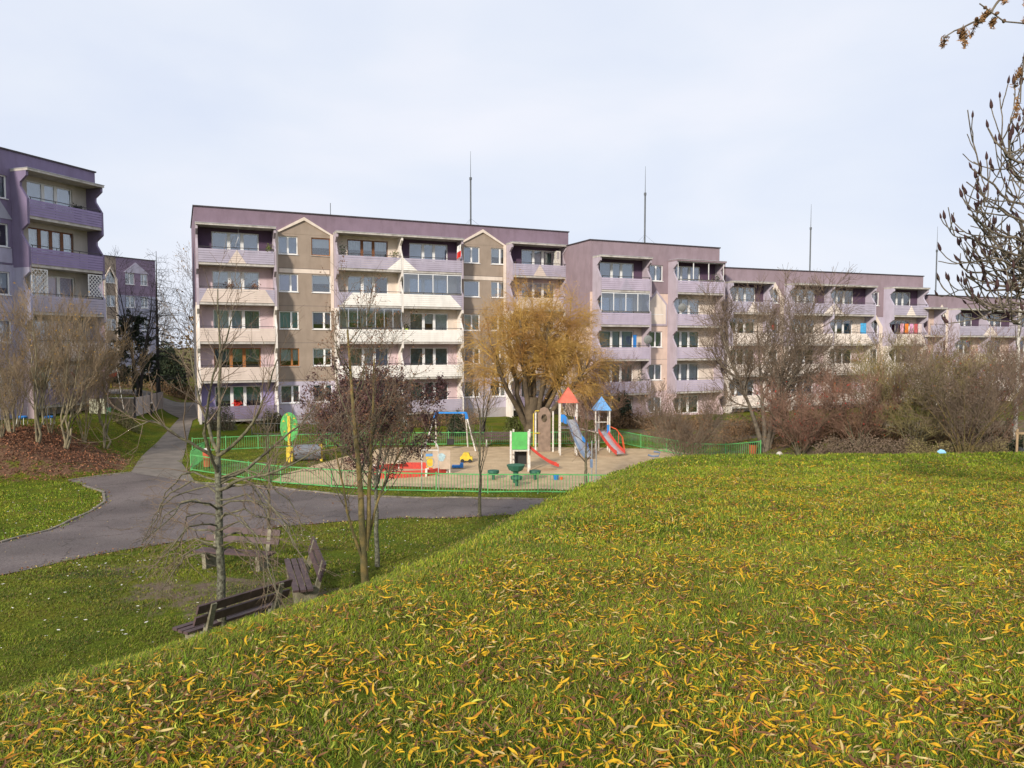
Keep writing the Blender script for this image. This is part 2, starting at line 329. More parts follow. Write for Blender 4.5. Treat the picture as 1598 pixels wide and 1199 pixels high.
FRW = mat('white window plastic', (.80, .80, .80), .45, .03); FRB = mat('brown window wood', (.20, .085, .04), .5, .2, 6); FRO = mat('orange window wood', (.36, .15, .05), .5, .15, 6); FRG = mat('grey glazing metal', (.34, .36, .40), .45, .05)
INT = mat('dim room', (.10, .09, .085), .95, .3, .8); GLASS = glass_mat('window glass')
CUR = [mat('net curtain', (.68, .68, .66), .95, .1, 4), mat('blue grey blind', (.42, .46, .55), .9, .1, 1), mat('green curtain', (.24, .30, .25), .95, .2, 5), mat('teal blind', (.20, .42, .45), .9, .1, 1), mat('white blind', (.72, .71, .68), .9, .05, 1), mat('lilac blind', (.40, .38, .56), .9, .1, 1)]
RAIL = mat('dark railing', (.06, .055, .06), .5, .1); ZINC = mat('zinc trim', (.42, .42, .45), .5, .15, 2)

_wc = {}
def win_meshes(wd, ht, style, frm):
    """frame mesh and pane rectangles; local x along the wall, z up, y into the room"""
    key = (round(wd, 2), round(ht, 2), style, frm.name)
    if key in _wc: return _wc[key]
    m = MB(); t = .075; y0, y1 = .09, .16
    m.box(0, wd, y0, y1, 0, t); m.box(0, wd, y0, y1, ht - t, ht); m.box(0, t, y0, y1, t, ht - t); m.box(wd - t, wd, y0, y1, t, ht - t)
    cuts = {'two': [.62], 'twol': [.38], 'half': [.5], 'one': [], 'three': [.345, .62], 'four': [.25, .5, .75], 'door': [.36, .64]}[style]
    xs = [0] + [c * wd for c in cuts] + [wd]; mw = .07 if style in ('two', 'half', 'twol') else .11
    for c in xs[1:-1]: m.box(c - mw, c + mw, y0 + .003, y1 - .003, t, ht - t)
    me = m.mesh('window', frm); panes = []
    for a, b in zip(xs[:-1], xs[1:]):
        pa = a + (t if a == 0 else mw); pb = b - (t if b == wd else mw)
        q = MB(); q.box(pa, pb, y0 + .03, y0 + .04, t, ht - t); panes.append((q.mesh('pane', GLASS), pa, pb))
    _wc[key] = (me, panes); return _wc[key]
_cc = {}
def curtain_mesh(wd, z0, z1, mt, wavy):
    key = (round(wd, 2), round(z0, 2), round(z1, 2), mt.name, wavy)
    if key not in _cc:
        m = MB(); n = max(2, int(wd / .06)) if wavy else 1
        for i in range(n):
            a, b = wd * i / n, wd * (i + 1) / n; ya = .025 * (i % 2) if wavy else 0; yb = .025 * ((i + 1) % 2) if wavy else 0
            m.poly([(a, ya, z0), (b, yb, z0), (b, yb, z1), (a, ya, z1)])
        _cc[key] = m.mesh('curtain', mt)
    return _cc[key]
rw = random.Random(11)
def add_window(B, x, z, wd, ht, style='two', frm=FRW, cur=None, sill=True):
    me, panes = win_meshes(wd, ht, style, frm); W = link('window', me, B, (x, 0, z))
    for pm, a, b in panes:
        link('pane', pm, W)
        c = rw.random() if cur is None else cur
        if cur is None:
            if c < .40: mt, z0, wv = CUR[0], .1, True
            elif c < .52: mt, z0, wv = CUR[1], .1, False
            elif c < .64: mt, z0, wv = CUR[2], .1, True
            elif c < .72: mt, z0, wv = CUR[4], ht * rw.choice([.3, .5]), False
            elif c < .80: mt, z0, wv = CUR[0], ht * .45, True
            else: mt = None
        else: mt, z0, wv = CUR[cur[0]], ht * cur[1], cur[0] in (0, 2)
        if mt: link('curtain', curtain_mesh(b - a - .01, z0, ht - .09, mt, wv), W, (a + .005, .22, 0))
    if sill:
        key = ('sill', round(wd, 2), frm.name)
        if key not in _wc:
            m = MB(); m.box(-.04, wd + .04, -.07, .088, -.045, -.003); _wc[key] = m.mesh('sill', FRW if frm is FRW else CONC)
        link('sill', _wc[key], W)
    return W

class Block:
    def __init__(s, label, o, ang, L, roof, floor5, base, depth=11, zone=None, side=None, cat='apartment block', group='panel apartment blocks', mats=None, step=2.8, nfl=5):
        s.B = thing('apartment_block', label, cat, (o[0], o[1], 0), R(ang), group)
        s.L, s.roof, s.base, s.depth = L, roof, base, depth; s.zone = zone; s.mats = mats; s.holes = []
        s.fl = [floor5 - step * (nfl - 1 - k) for k in range(nfl)]; s.nfl = nfl; s.side = side
    def hole(s, x0, x1, z0, z1): s.holes.append((x0, x1, z0, z1))
    def win(s, x0, x1, k, style='two', frm=FRW, cur=None, z0=.92, z1=2.27, dx=0):
        a, b, c, d = x0, x1, s.fl[k] + z0, s.fl[k] + z1; s.hole(a, b, c, d); add_window(s.B, a, c, b - a, d - c, style, frm, cur)
    def wall(s, zx=(), zz=()):
        hs = s.holes; m = MB()
        xs = sorted({0, s.L, *zx, *[h[0] for h in hs], *[h[1] for h in hs]}); zs = sorted({s.base, s.roof, *zz, *[h[2] for h in hs], *[h[3] for h in hs]})
        xs = [x for x in xs if 0 <= x <= s.L]
        for j in range(len(zs) - 1):
            i = 0
            while i < len(xs) - 1:
                cx, cz = (xs[i] + xs[i + 1]) / 2, (zs[j] + zs[j + 1]) / 2
                if any(h[0] < cx < h[1] and h[2] < cz < h[3] for h in hs): i += 1; continue
                mi = s.zone(cx, cz); k = i + 1
                while k < len(xs) - 1:
                    c2 = (xs[k] + xs[k + 1]) / 2
                    if s.zone(c2, cz) != mi or any(h[0] < c2 < h[1] and h[2] < cz < h[3] for h in hs): break
                    k += 1
                m.poly([(xs[i], 0, zs[j]), (xs[k], 0, zs[j]), (xs[k], 0, zs[j + 1]), (xs[i], 0, zs[j + 1])], mi); i = k
        for a, b, c, d in hs:      # reveals
            mi = s.zone((a + b) / 2, d + .05); y = .3
            m.poly([(a, 0, c), (a, 0, d), (a, y, d), (a, y, c)], mi); m.poly([(b, 0, c), (b, y, c), (b, y, d), (b, 0, d)], mi)
            m.poly([(a, 0, d), (b, 0, d), (b, y, d), (a, y, d)], mi); m.poly([(a, 0, c), (a, y, c), (b, y, c), (b, 0, c)], mi)
        m.build('wall', s.mats, s.B)
        m = MB(); L, D, z0, z1 = s.L, s.depth, s.base, s.roof; sd_ = s.side or (lambda z: 0)
        zz = sorted({z0, z1, *[f + 2.6 for f in s.fl]})
        for a, b in zip(zz[:-1], zz[1:]):
            mi = sd_((a + b) / 2)
            m.poly([(0, D, a), (0, 0, a), (0, 0, b), (0, D, b)], mi); m.poly([(L, 0, a), (L, D, a), (L, D, b), (L, 0, b)], mi)
            m.poly([(0, D, a), (0, D, b), (L, D, b), (L, D, a)], mi)
        m.build('side_wall', s.mats, s.B)
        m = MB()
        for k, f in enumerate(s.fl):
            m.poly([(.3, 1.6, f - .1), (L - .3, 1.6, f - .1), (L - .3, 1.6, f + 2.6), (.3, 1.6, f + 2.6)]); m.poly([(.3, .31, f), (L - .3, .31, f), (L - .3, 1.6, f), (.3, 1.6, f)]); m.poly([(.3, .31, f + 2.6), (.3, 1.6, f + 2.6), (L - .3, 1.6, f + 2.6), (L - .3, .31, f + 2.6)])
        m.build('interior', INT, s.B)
        m = MB(); m.poly([(0, 0, z1 - .35), (L, 0, z1 - .35), (L, D, z1 - .35), (0, D, z1 - .35)]); m.build('roof', TAR, s.B)
        m = MB(); e_ = .07
        m.box(-e_, L + e_, -e_, .22, z1, z1 + .09); m.box(-e_, L + e_, D - .22, D + e_, z1, z1 + .09); m.box(-e_, .22, .221, D - .221, z1, z1 + .087); m.box(L - .22, L + e_, .221, D - .221, z1, z1 + .087)
        m.build('roof_edge', FLASH, s.B)
    def fin(s, x, cols, d=1.2, top=None, wd=.15):
        """side screen of the balconies with its notched outline; cols: material per storey"""
        ms = []; m = MB()
        for k, f in enumerate(s.fl):
            if cols[k] is None: continue
            if cols[k] not in ms: ms.append(cols[k])
            z0 = s.base if k == 0 else f - .25; z1 = f + 2.55
            pts = [(0, z0), (-d, z0), (-d, f + .95), (-d * .58, f + 1.68), (-d * .58, f + 1.92), (-d, f + 2.28), (-d, z1), (0, z1)]
            m.prism([(x - wd / 2, y, z) for y, z in pts], (wd, 0, 0), ms.index(cols[k]))
        m.build('balcony_screen', ms, s.B)
    def balcony(s, x0, x1, k, pat='L', main=B_LAV, alt=B_CRM, d=1.2, boards=True, nb=6, rail=True, edge=CONC, h0=-.03, h1=.93, cover=True):
        f = s.fl[k]; a, b = x0 + .08, x1 - .08; W = b - a
        S = MB(); S.box(a, b, -d + .02, -.003, f - .2, f); SL = S.build('balcony', edge, s.B)
        def cuts(q):     # interval painted in the other colour at height fraction q
            if pat == 'T': c = W * .5; r = .62 * (1 - q); return (c - r, c + r)
            if pat == 'TR': return (W - 1.15 * (1 - q), W)
            if pat == 'TL': return (0, 1.15 * (1 - q))
            if pat == 'CT': return (.05 + .5 * q, W - .05 - .62 * q)
            if pat == 'CL': return (.15 + .9 * q, W)
            if pat == 'CR': return (0, W - .05 - .95 * q)
            if pat == 'A': return (0, W)
            return None
        pm = MB(); hb = (h1 - h0) / nb
        for i in range(nb):
            m = MB() if boards else pm
            z0 = f + h0 + i * hb + .006; z1 = f + h0 + (i + 1) * hb - .008; q0, q1 = i / nb, (i + 1) / nb; yo = -d - .02
            c0, c1 = cuts(q0), cuts(q1)
            def seg(l0, r0, l1, r1, mi):
                if r0 - l0 < .01 and r1 - l1 < .01: return
                m.prism([(a + l0, yo - .012, z0), (a + r0, yo - .012, z0), (a + r1, yo + .004, z1), (a + l1, yo + .004, z1)], (0, .02, 0), mi)
            if c0 is None: seg(0, W, 0, W, 0)
            else: seg(0, c0[0], 0, c1[0], 0); seg(c0[0], c0[1], c1[0], c1[1], 1); seg(c0[1], W, c1[1], W, 0)
            if boards and m.v: m.build('board', [main, alt], SL)
        if not boards: pm.build('front_panel', [main, alt], SL)
        if rail:
            m = MB(); m.bar((a, -d, f + 1.06), (b, -d, f + 1.06), .045, .04)
            for t_ in (0.02, .34, .66, .98): m.bar((a + W * t_, -d + .012, f), (a + W * t_, -d + .012, f + 1.04), .03, .03)
            m.build('railing', RAIL, SL)
        return SL
    def canopy(s, x0, x1, d=1.2, mt=None, k=-1):
        m = MB(); f = s.fl[k] + 2.56; m.box(x0 - .08, x1 + .08, -d - .14, -.003, f, f + .13); m.build('canopy', mt or CONC, s.B)
        m = MB(); m.box(x0 - .1, x1 + .1, -d - .17, -.003, f + .132, f + .165); m.build('canopy_flashing', ZINC, s.B)
    def glazing(s, x0, x1, k, n=5, d=1.2, frm=FRG, panes=True, z1=2.55):
        f = s.fl[k]; a, b = x0 + .09, x1 - .09; m = MB(); zb, zt = f + 1.0, f + z1; y = -d + .05
        m.box(a, b, y - .03, y + .03, zb, zb + .06); m.box(a, b, y - .03, y + .03, zt - .06, zt)
        for i in range(n + 1):
            x = a + (b - a) * i / n; m.box(max(a, x - .03), min(b, x + .03), y - .028, y + .028, zb + .061, zt - .061)
        G_ = m.build('balcony_glazing', frm, s.B)
        if panes:
            for i in range(n):
                q = MB(); q.box(a + (b - a) * i / n + .03, a + (b - a) * (i + 1) / n - .03, y - .004, y + .004, zb + .06, zt - .06); q.build('pane', GLASS, G_)
    def baywin(s, x0, x1, k, frm=FRW, cur=None, style='door', sill=False):
        s.hole(x0, x1, s.fl[k] + .75, s.fl[k] + 2.3); add_window(s.B, x0, s.fl[k] + .75, x1 - x0, 1.55, style, frm, cur, sill)
    def gable_trim(s, x0, x1, zb, ze, zt, mt, wd=.22, d=.14):
        xm = (x0 + x1) / 2; m = MB(); 
        for sx, xa in ((1, x0), (-1, x1)):
            xi = xa + sx * wd
            m.prism([(xa, -d, zb), (xi, -d, zb), (xi, -d, ze - wd * .1), (xm, -d, zt - wd * 1.15), (xm, -d, zt), (xa, -d, ze)][::(1 if sx > 0 else -1)], (0, d - .003, 0))
        m.build('gable_trim', mt, s.B)
    def patch(s, pts, mt, d=.02, name='painted_panel'):
        m = MB(); m.prism([(x, -d, z) for x, z in pts], (0, d - .002, 0)); m.build(name, mt, s.B)

# ---- the big lavender and brown block in the middle
XB = [.13, 5.39, 9.9, 14.93, 19.95, 24.39, 29.49]
M1 = [PUR, BRN, LAV, PNK, CRM, DPU, VIO, GRY, MAU]
def z1(x, z):
    bay = sum(x > q for q in XB) - 1; fl = int((z - .8) // 2.8)
    if z > 14.6: return 0
    if z < .8: return 7
    if bay < 0 or bay > 5: return 0 if z > 9 else 4
    if bay in (1, 4): return 1 if z > 3.35 else 2
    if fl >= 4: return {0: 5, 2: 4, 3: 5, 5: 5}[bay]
    if bay == 0: return {3: 3, 2: 3, 1: 3, 0: 6}[fl]
    if bay == 2: return {3: 4, 2: 4, 1: 3, 0: 8}[fl]
    if bay == 3: return {3: 4, 2: 4, 1: 3, 0: 3}[fl]
    return {3: 3, 2: 3, 1: 8, 0: 2}[fl]
b1 = Block('long lavender and purple block with two brown gabled stair bays', (-22.69, 53.29), 24.21, 30.32, 16.0, 12.0, -.3, zone=z1, side=lambda z: 0 if z > 9 else 4, mats=M1)
C_ = lambda i, f=0.: (i, f)
for (xa, xb), sts in {(5.74, 7.16): [('two', FRW, C_(2, .1)), ('two', FRO, C_(0, .3)), ('two', FRW, C_(3, .1)), ('two', FRW, C_(5, .1)), ('half', FRW, C_(1, .1))], (8.17, 9.6): [('two', FRW, C_(2, .1)), ('two', FRW, C_(0, .45)), ('two', FRW, C_(5, .3)), ('one', FRW, C_(4, .5)), ('one', FRO, C_(4, .45))],
        (20.5, 21.92): [('two', FRW, C_(2, .1)), ('two', FRW, None), ('half', FRW, C_(0, .1)), ('one', FRW, C_(1, .1)), ('half', FRW, C_(1, .1))], (22.95, 24.3): [('two', FRW, C_(2, .1)), ('two', FRW, None), ('half', FRW, None), ('half', FRW, C_(4, .1)), ('two', FRW, C_(4, .45))]}.items():
    for k, (st, fr, cu) in enumerate(sts): b1.win(xa, xb, k, st, fr, cu)
for bi, (xa, xb) in {0: (1.14, 4.38), 2: (10.9, 14.1), 3: (15.85, 19.1), 5: (25.78, 29.0)}.items():
    for k in range(5):
        fr = FRB if (bi, k) in ((2, 4),) else FRO if (bi, k) == (0, 1) else FRW
        cu = {(0, 4): C_(1, .1), (3, 4): C_(1, .2), (2, 4): C_(0, .5), (3, 3): C_(1, .1), (2, 2): None, (0, 1): C_(2, .35), (3, 1): C_(2, .1), (3, 0): C_(2, .1), (0, 0): C_(2, .3)}.get((bi, k), None)
        b1.baywin(xa, xb, k, fr, cu)
WF = [WHT, WHT, WHT, LIL, LIL]
for x, c in ((XB[0], WF), (XB[1], WF), (XB[2], WF), (XB[3], [WHT] * 5), (XB[4], WF), (XB[5], WF), (XB[6], WF)): b1.fin(x, c)
pats = {0: ['X', 'A', 'A', 'CT', 'T'], 2: ['D', 'A', 'A', 'CL', 'TR'], 3: ['L', 'A', 'A', 'CR', 'TL'], 5: ['P', 'A', 'A', 'CT', 'T']}
for bi, ps in pats.items():
    for k, p in enumerate(ps):
        alt = B_PEA if bi == 0 else B_WHT if bi in (2, 3) else B_PEA
        if p == 'X': b1.balcony(XB[bi], XB[bi + 1], k, 'L', B_PUR, B_PUR, rail=False, nb=5)
        elif p == 'D': b1.balcony(XB[bi], XB[bi + 1], k, 'L', B_DRK, B_DRK, nb=4)
        elif p == 'P': b1.balcony(XB[bi], XB[bi + 1], k, 'L', B_PUR, B_PUR)
        else: b1.balcony(XB[bi], XB[bi + 1], k, p, B_LAV, alt)
b1.canopy(XB[0], XB[1]); b1.canopy(XB[2], XB[4]); b1.canopy(XB[5], XB[6])
b1.glazing(XB[2], XB[3], 2, 7); b1.glazing(XB[3], XB[4], 3, 4, frm=FRW)
for xa, xb in ((XB[1] + .1, XB[2] - .1), (XB[4] + .1, XB[5] - .1)):
    b1.gable_trim(xa, xb, 8.75, 14.5, 15.75, CRM)
    b1.patch([(xa + .2, 14.45), (xb - .2, 14.45), ((xa + xb) / 2, 15.55)], BRN, .012, 'gable_infill')
    b1.patch([(xa + .3, 11.55), (xb - .3, 11.55), (xb - .3, 11.85), (xa + .3, 11.85)], CRM, .03, 'cream_band')
b1.wall(zx=XB, zz=(.8, 3.35, 3.6, 6.4, 9.2, 12.0, 14.6))

# ---- second block, stepped forward
M2 = [MAU, LIL, PEA, CRM, LAV, DPU, PNK, GRY]
def z2(x, z):
    fl = int((z + .6 + .0) // 2.8)
    if z > 13.2: return 0
    if z < -.3: return 7
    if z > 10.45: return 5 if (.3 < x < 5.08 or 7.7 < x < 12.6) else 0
    if fl == 0: return 6
    return {3: 3, 2: 3, 1: 3}.get(fl, 2) if (.3 < x < 5.08 or 7.7 < x < 12.6) else 2
b2 = Block('mauve and lilac block stepped forward beside the long brown gabled block', (6.34, 60.47), 23.65, 13.05, 14.6, 10.6, -.5, zone=z2, side=lambda z: 0 if z > 8 else 2, mats=M2)
for k, cu in enumerate([None, C_(0, .1), C_(2, .1), C_(1, .1), C_(1, .1)]): b2.win(5.75, 7.1, k, 'half', FRW, cu)
for k in range(5):
    b2.baywin(.9, 4.2, k, FRW, [C_(2, .3), C_(2, .1), C_(1, .1), C_(1, .1), C_(1, .1)][k]); b2.baywin(7.95, 11.0, k, FRW, [C_(2, .3), None, C_(1, .2), C_(4, .15), C_(5, .1)][k])
FL2 = [PNK, LIL, LIL, LIL, LIL]
for x in (.3, 5.08, 7.7, 12.66): b2.fin(x, FL2)
for k in range(1, 5):
    b2.balcony(.3, 5.08, k, 'T' if k == 4 else 'L', B_LIL, B_LAV); b2.balcony(7.7, 12.66, k, 'T' if k == 4 else 'L', B_LIL, B_LAV)
b2.canopy(.3, 5.08); b2.canopy(7.7, 12.66, mt=MAU); b2.glazing(.3, 5.08, 3, 4, frm=FRW); b2.glazing(7.7, 12.66, 4, 3, frm=FRW, panes=False)
b2.patch([(5.35, 7.75), (7.55, 7.75), (7.55, 9.6), (6.45, 10.75), (5.35, 9.6)], LIL, .05); b2.patch([(5.5, 7.9), (7.4, 7.9), (7.4, 9.5), (6.45, 10.5), (5.5, 9.5)], CRM, .055, 'gable_infill')

# ---- third block
XC = [-.56, 4.24, 6.63, 11.35, 16.48, 18.85, 23.34]
def z3(x, z):
    fl = int((z - .0 + 2.2) // 2.8) 
    bay = x < 4.24 or 6.63 < x < 16.48 or x > 18.85
    if z > 11.6: return 0
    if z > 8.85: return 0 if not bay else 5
    if bay: return {0: 6, 1: 6, 2: 6}.get(int((z + 2.3) // 2.8), 3)
    return 2 if z < 6.2 else 4
b3 = Block('mauve and cream block right of the centre with orange and pink washing on a balcony', (19.19, 66.78), 20.83, 24.01, 13.0, 9.05, -2.6, zone=z3, side=lambda z: 0 if z > 6 else 4, mats=[MAU, LIL, PEA, CRM, LAV, DPU, PNK, GRY])
for x0, x1 in ((4.75, 5.95), (17.0, 18.2)):
    for k in range(5): b3.win(x0, x1, k, 'half')
for x0, x1 in ((.2, 3.3), (7.1, 10.2), (11.8, 14.9), (19.6, 22.4)):
    for k in range(5): b3.baywin(x0, x1, k, FRO if (k == 1 and x0 == 11.8) else FRW)
FL3 = [WHT, WHT, WHT, LAV, LAV]
for x in (-.1, 4.24, 6.63, 11.35, 16.48, 18.85, 23.34): b3.fin(x, FL3)
for bi, (xa, xb, ps) in enumerate(((-.1, 4.24, 'AAAAT'), (6.63, 11.35, ['A', 'A', 'A', 'CL', 'TR']), (11.35, 16.48, ['A', 'A', 'A', 'CR', 'TL']), (18.85, 23.34, ['A', 'A', 'A', 'CT', 'T']))):
    for k in range(5): b3.balcony(xa, xb, k, ps[k], B_LAV, B_CRM, boards=bi > 1 and k > 1, nb=5)
b3.canopy(-.1, 4.24); b3.canopy(6.63, 16.48); b3.canopy(18.85, 23.34)
for x0, x1, zz_ in ((4.4, 6.5, (6.25, 10.4, 11.9)), (16.65, 18.7, (5.1, 7.9, 9.2))):
    b3.patch([(x0, zz_[0]), (x1, zz_[0]), (x1, zz_[1]), ((x0 + x1) / 2 - .4, zz_[2]), (x0, zz_[1])], CRM, .05, 'cream_gable') if False else b3.gable_trim(x0, x1, zz_[0], zz_[1], zz_[2], CRM, .42, .06)
b3.wall(zx=XC, zz=(6.2, 8.85, 11.6, 3.3, .5))

# ---- fourth block at the right edge
def z4(x, z):
    if z > 9.7: return 0
    if x < 3.2: return 3 if x > 1.6 else 2
    return 5 if z > 6.9 else 6 if z < 4 else 2
b4 = Block('farthest mauve block at the right edge, half hidden by branches and shrubs', (42.03, 74.89), 25.49, 23.3, 11.1, 7.1, -4.2, zone=z4, side=lambda z: 0, mats=[MAU, LIL, PEA, CRM, LAV, DPU, PNK, GRY])
for k in range(5):
    b4.win(2.0, 2.95, k, 'half')
    for x0 in (3.9, 8.9, 14.3): b4.baywin(x0, x0 + 3.1, k)
    b4.balcony(-1.4, .9, k, 'L', B_LAV, B_CRM, boards=False)
    for x0, x1, p in ((3.17, 8.14, 'TR'), (8.14, 13.4, 'TL'), (13.4, 18.6, 'T')): b4.balcony(x0, x1, k, p if k == 4 else 'A' if k < 3 else 'CT', B_LAV, B_CRM, boards=False)
for x in (.9, 3.17, 8.14, 13.4, 18.6): b4.fin(x, [WHT, WHT, LAV, LAV, LAV])
b4.canopy(-1.4, .9); b4.canopy(3.17, 18.6); b4.gable_trim(1.0, 3.0, 4.2, 8.9, 10.2, CRM, .3, .05)
b4.wall(zx=(3.2, 1.6), zz=(9.7, 6.9, 4))

# ---- tall dark purple block at the left edge (facade turned away from the sun)
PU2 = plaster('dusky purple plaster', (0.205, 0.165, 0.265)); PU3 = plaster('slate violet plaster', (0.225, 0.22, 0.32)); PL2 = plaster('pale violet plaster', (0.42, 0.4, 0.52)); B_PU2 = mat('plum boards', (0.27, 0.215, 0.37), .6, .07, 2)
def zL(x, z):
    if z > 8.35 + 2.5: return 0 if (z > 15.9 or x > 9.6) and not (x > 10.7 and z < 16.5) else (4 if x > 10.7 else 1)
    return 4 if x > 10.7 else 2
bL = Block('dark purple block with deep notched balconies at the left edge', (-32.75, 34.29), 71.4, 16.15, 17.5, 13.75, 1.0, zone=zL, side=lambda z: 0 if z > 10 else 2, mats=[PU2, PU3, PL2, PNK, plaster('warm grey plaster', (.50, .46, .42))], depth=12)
for k in range(5):
    bL.win(8.6, 10.05, k, 'half', FRW, C_(2, .1) if k == 4 else None); bL.win(5.4, 6.9, k, 'half')
    bL.baywin(11.3, 14.4, k, FRB if k == 3 else FRW, [None, None, C_(1, .1), C_(0, .1), C_(1, .25)][k], 'four' if k == 3 else 'door')
for x in (10.35, 15.5): bL.fin(x, [PNK, PL2, PL2, PU2, PU2], d=1.25)
for k in range(5): bL.balcony(10.35, 15.5, k, 'A' if k == 1 else 'L', [B_PUR, B_LAV, B_LAV, B_PU2, B_PU2][k], B_PEA, d=1.25)
bL.canopy(10.35, 15.5, 1.25)
for x0 in (10.47, 14.35):      # white lattice screens on the third floor balcony
    m = MB(); f = bL.fl[2]; z0, z1_ = f + 1.0, f + 2.5; wd = 1.05; y = -1.16
    m.box(x0, x0 + wd, y - .02, y + .02, z0, z0 + .05); m.box(x0, x0 + wd, y - .02, y + .02, z1_ - .05, z1_); m.box(x0, x0 + .05, y - .02, y + .02, z0 + .05, z1_ - .05); m.box(x0 + wd - .05, x0 + wd, y - .02, y + .02, z0 + .05, z1_ - .05)
    H = z1_ - z0
    for i in range(-6, 7):
        for sgn in (1, -1):
            pts = []
            for tt in np.linspace(0, 1, 41):
                zz_ = z0 + .03 + tt * (H - .06); xx = (x0 + wd / 2 + i * .25) + sgn * (zz_ - z0 - H / 2)
                if x0 + .03 < xx < x0 + wd - .03: pts.append((xx, y + .01 * sgn, zz_))
            if len(pts) > 2: m.bar(pts[0], pts[-1], .008, .038)
    m.build('lattice_screen', FRW, bL.B)
bL.patch([(8.3, 12.1 + 1.4), (10.3, 12.1 + 1.4), (9.3, 14.9)], plaster('light violet plaster', (0.367, 0.367, 0.447)), .03, 'painted_gable')
bL.patch([(8.4, 10.95), (10.2, 10.95), (10.2, 11.8), (8.4, 11.8)], PL2, .03, 'painted_panel')
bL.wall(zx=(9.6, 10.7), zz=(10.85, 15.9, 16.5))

# ---- purple block far behind it
def zBL(x, z):
    if x < 1.6: return 1
    return 0 if z > 12.0 else 2
bB = Block('distant purple and violet block seen between the left block and the path', (-47.3, 86.1), 61.85, 6.77, 16.4, 12.4, .5, zone=zBL, side=lambda z: 0, mats=[plaster('far purple plaster', (0.246, 0.182, 0.262)), BRN, plaster('far violet plaster', (0.35, 0.354, 0.462))], step=2.75)
for k in range(5):
    bB.win(.3, 1.45, k, 'half'); bB.win(2.74, 3.95, k, 'half'); bB.win(4.74, 5.7, k, 'half')
bB.gable_trim(.05, 1.7, 1, 13.8, 15.2, CRM, .2, .1); bB.patch([(2.5, 14.5 + .2), (5.9, 14.5 + .2), (4.1, 16.0)], plaster('far pale plaster', (.5, .46, .56)), .04, 'painted_gable')
bB.wall(zx=(1.6,), zz=(12.0,))
b2.wall(zx=(.3, 5.08, 7.7, 12.6), zz=(13.2, 10.45, -.3, 2.2))

JNT = mat('panel joint', (.12, .10, .11), .9)
def joints(blk, spans, dz=-.12, mt=JNT):
    for k, f in enumerate(blk.fl[1:]):
        for a, b in spans: m = MB(); m.box(a, b, -.006, -.001, f + dz, f + dz + .022); m.build('panel_joint', mt, blk.B)
joints(b1, [(5.5, 9.8), (20.05, 24.3)]); joints(b2, [(5.2, 7.6), (12.75, 13.0)]); joints(b3, [(4.35, 6.5), (16.6, 18.7), (23.45, 23.9)]); joints(bL, [(.5, 10.2)]); joints(bB, [(1.7, 6.7)])
# roof masts
mast_m = mat('mast steel', (.10, .11, .12), .5, .1, metal=.3)
def mast(x, y, z0, h, label, guys=True):
    T = thing('antenna_mast', label, 'antenna mast', (x, y, z0), group='thin masts on the roofs')
    m = MB(); m.tube([(0, 0, 0), (0, 0, h * .66)], .07, 8); m.tube([(0, 0, h * .66), (0, 0, h * .69)], .11, 8); m.build('pole', mast_m, T)
    m = MB(); m.tube([(0, 0, h * .69), (0, 0, h)], [.03, .012], 6); m.build('whip', mast_m, T)
    if guys:
        m = MB()
        for a in (.3, 2.4, 4.4): m.tube([(0, 0, h * .2), (1.9 * math.cos(a), 1.0 * math.sin(a), .0)], .008, 4)
        m.build('guy_wire', mast_m, T)
mast(-3.6, 65.2, 15.7, 7.2, 'thin mast above the second brown gable of the long block')
mast(11.65, 65.5, 14.3, 7.4, 'thin mast on the roof of the second, stepped forward block')
mast(29.6, 74.0, 12.7, 7.3, 'thin mast on the roof of the third block', False)
mast(45.7, 80.2, 10.8, 8.0, 'thin mast on the far right block, behind the seed head branches', False)
m = MB(); m.tube([(0, 0, 0), (0, 0, .5)], .07); m.tube([(0, 0, .5), (0, 0, 1.5)], .025); tag(m.build('roof_vent', mast_m, None, (-14.2, 58.5, 15.7)), 'short grey vent pipe on the roof near the left end of the long block', 'vent pipe')

# ------------------------------------------------------------------ trees and shrubs
# barks and twigs
K_GREEN = mat('greenish young bark', (.20, .18, .11), .95, scale=14, col2=(.09, .085, .06), bump=.5, bscale=60)
K_LICH = mat('lichened pale bark', (.225, .225, .165), .95, scale=22, col2=(.08, .075, .055), bump=.6, bscale=60)
K_OCHRE = mat('ochre bark', (.26, .19, .07), .95, scale=6, col2=(.13, .115, .055), bump=.4, bscale=60)
K_GREY = mat('grey brown bark', (.20, .17, .13), .95, scale=6, col2=(.11, .09, .07), bump=.5)
K_DARK = mat('dark bark', (.05, .045, .04), .95, .2, 5); K_PALE = mat('pale yellowish bark', (.27, .23, .145), .95, scale=4, col2=(.14, .12, .08), bump=.3)
K_WIL = mat('willow bark', (.15, .115, .075), .95, scale=3, col2=(.085, .065, .045), bump=.8, bscale=14)
T_BRN = mat('brown twigs', (.19, .14, .10), .9, .2, 1.5); T_RED = mat('reddish twigs', (.235, .14, .10), .9, .25, .8); T_OLI = mat('olive twigs', (.24, .20, .09), .9, .25, .8)
T_GOLD = mat('golden willow shoots', (.52, .34, .09), .8, scale=.6, col2=(.36, .19, .06)); T_TAN = mat('tan twigs', (0.250, 0.185, 0.120), .9, .2, 1.0); T_DARK = mat('dark twigs', (.07, .06, .055), .9, .2, 2)
L_PLUM = mat('withered plum leaves', (0.136, 0.064, 0.064), .7, scale=3, col2=(.07, .035, .035)); L_BRN = mat('withered brown leaves', (.20, .10, .055), .8, .3, 3)
L_DKG = mat('dark evergreen', (.035, .05, .025), .8, .3, 2); L_OCH = mat('yellow autumn leaves', (.40, .23, .04), .8, .25, 2); L_HEDGE = mat('brown hedge leaves', (.24, .145, .075), .9, .3, 1.5); L_GRN = mat('hedge green leaves', (.10, .12, .03), .9, .3, 1.5)
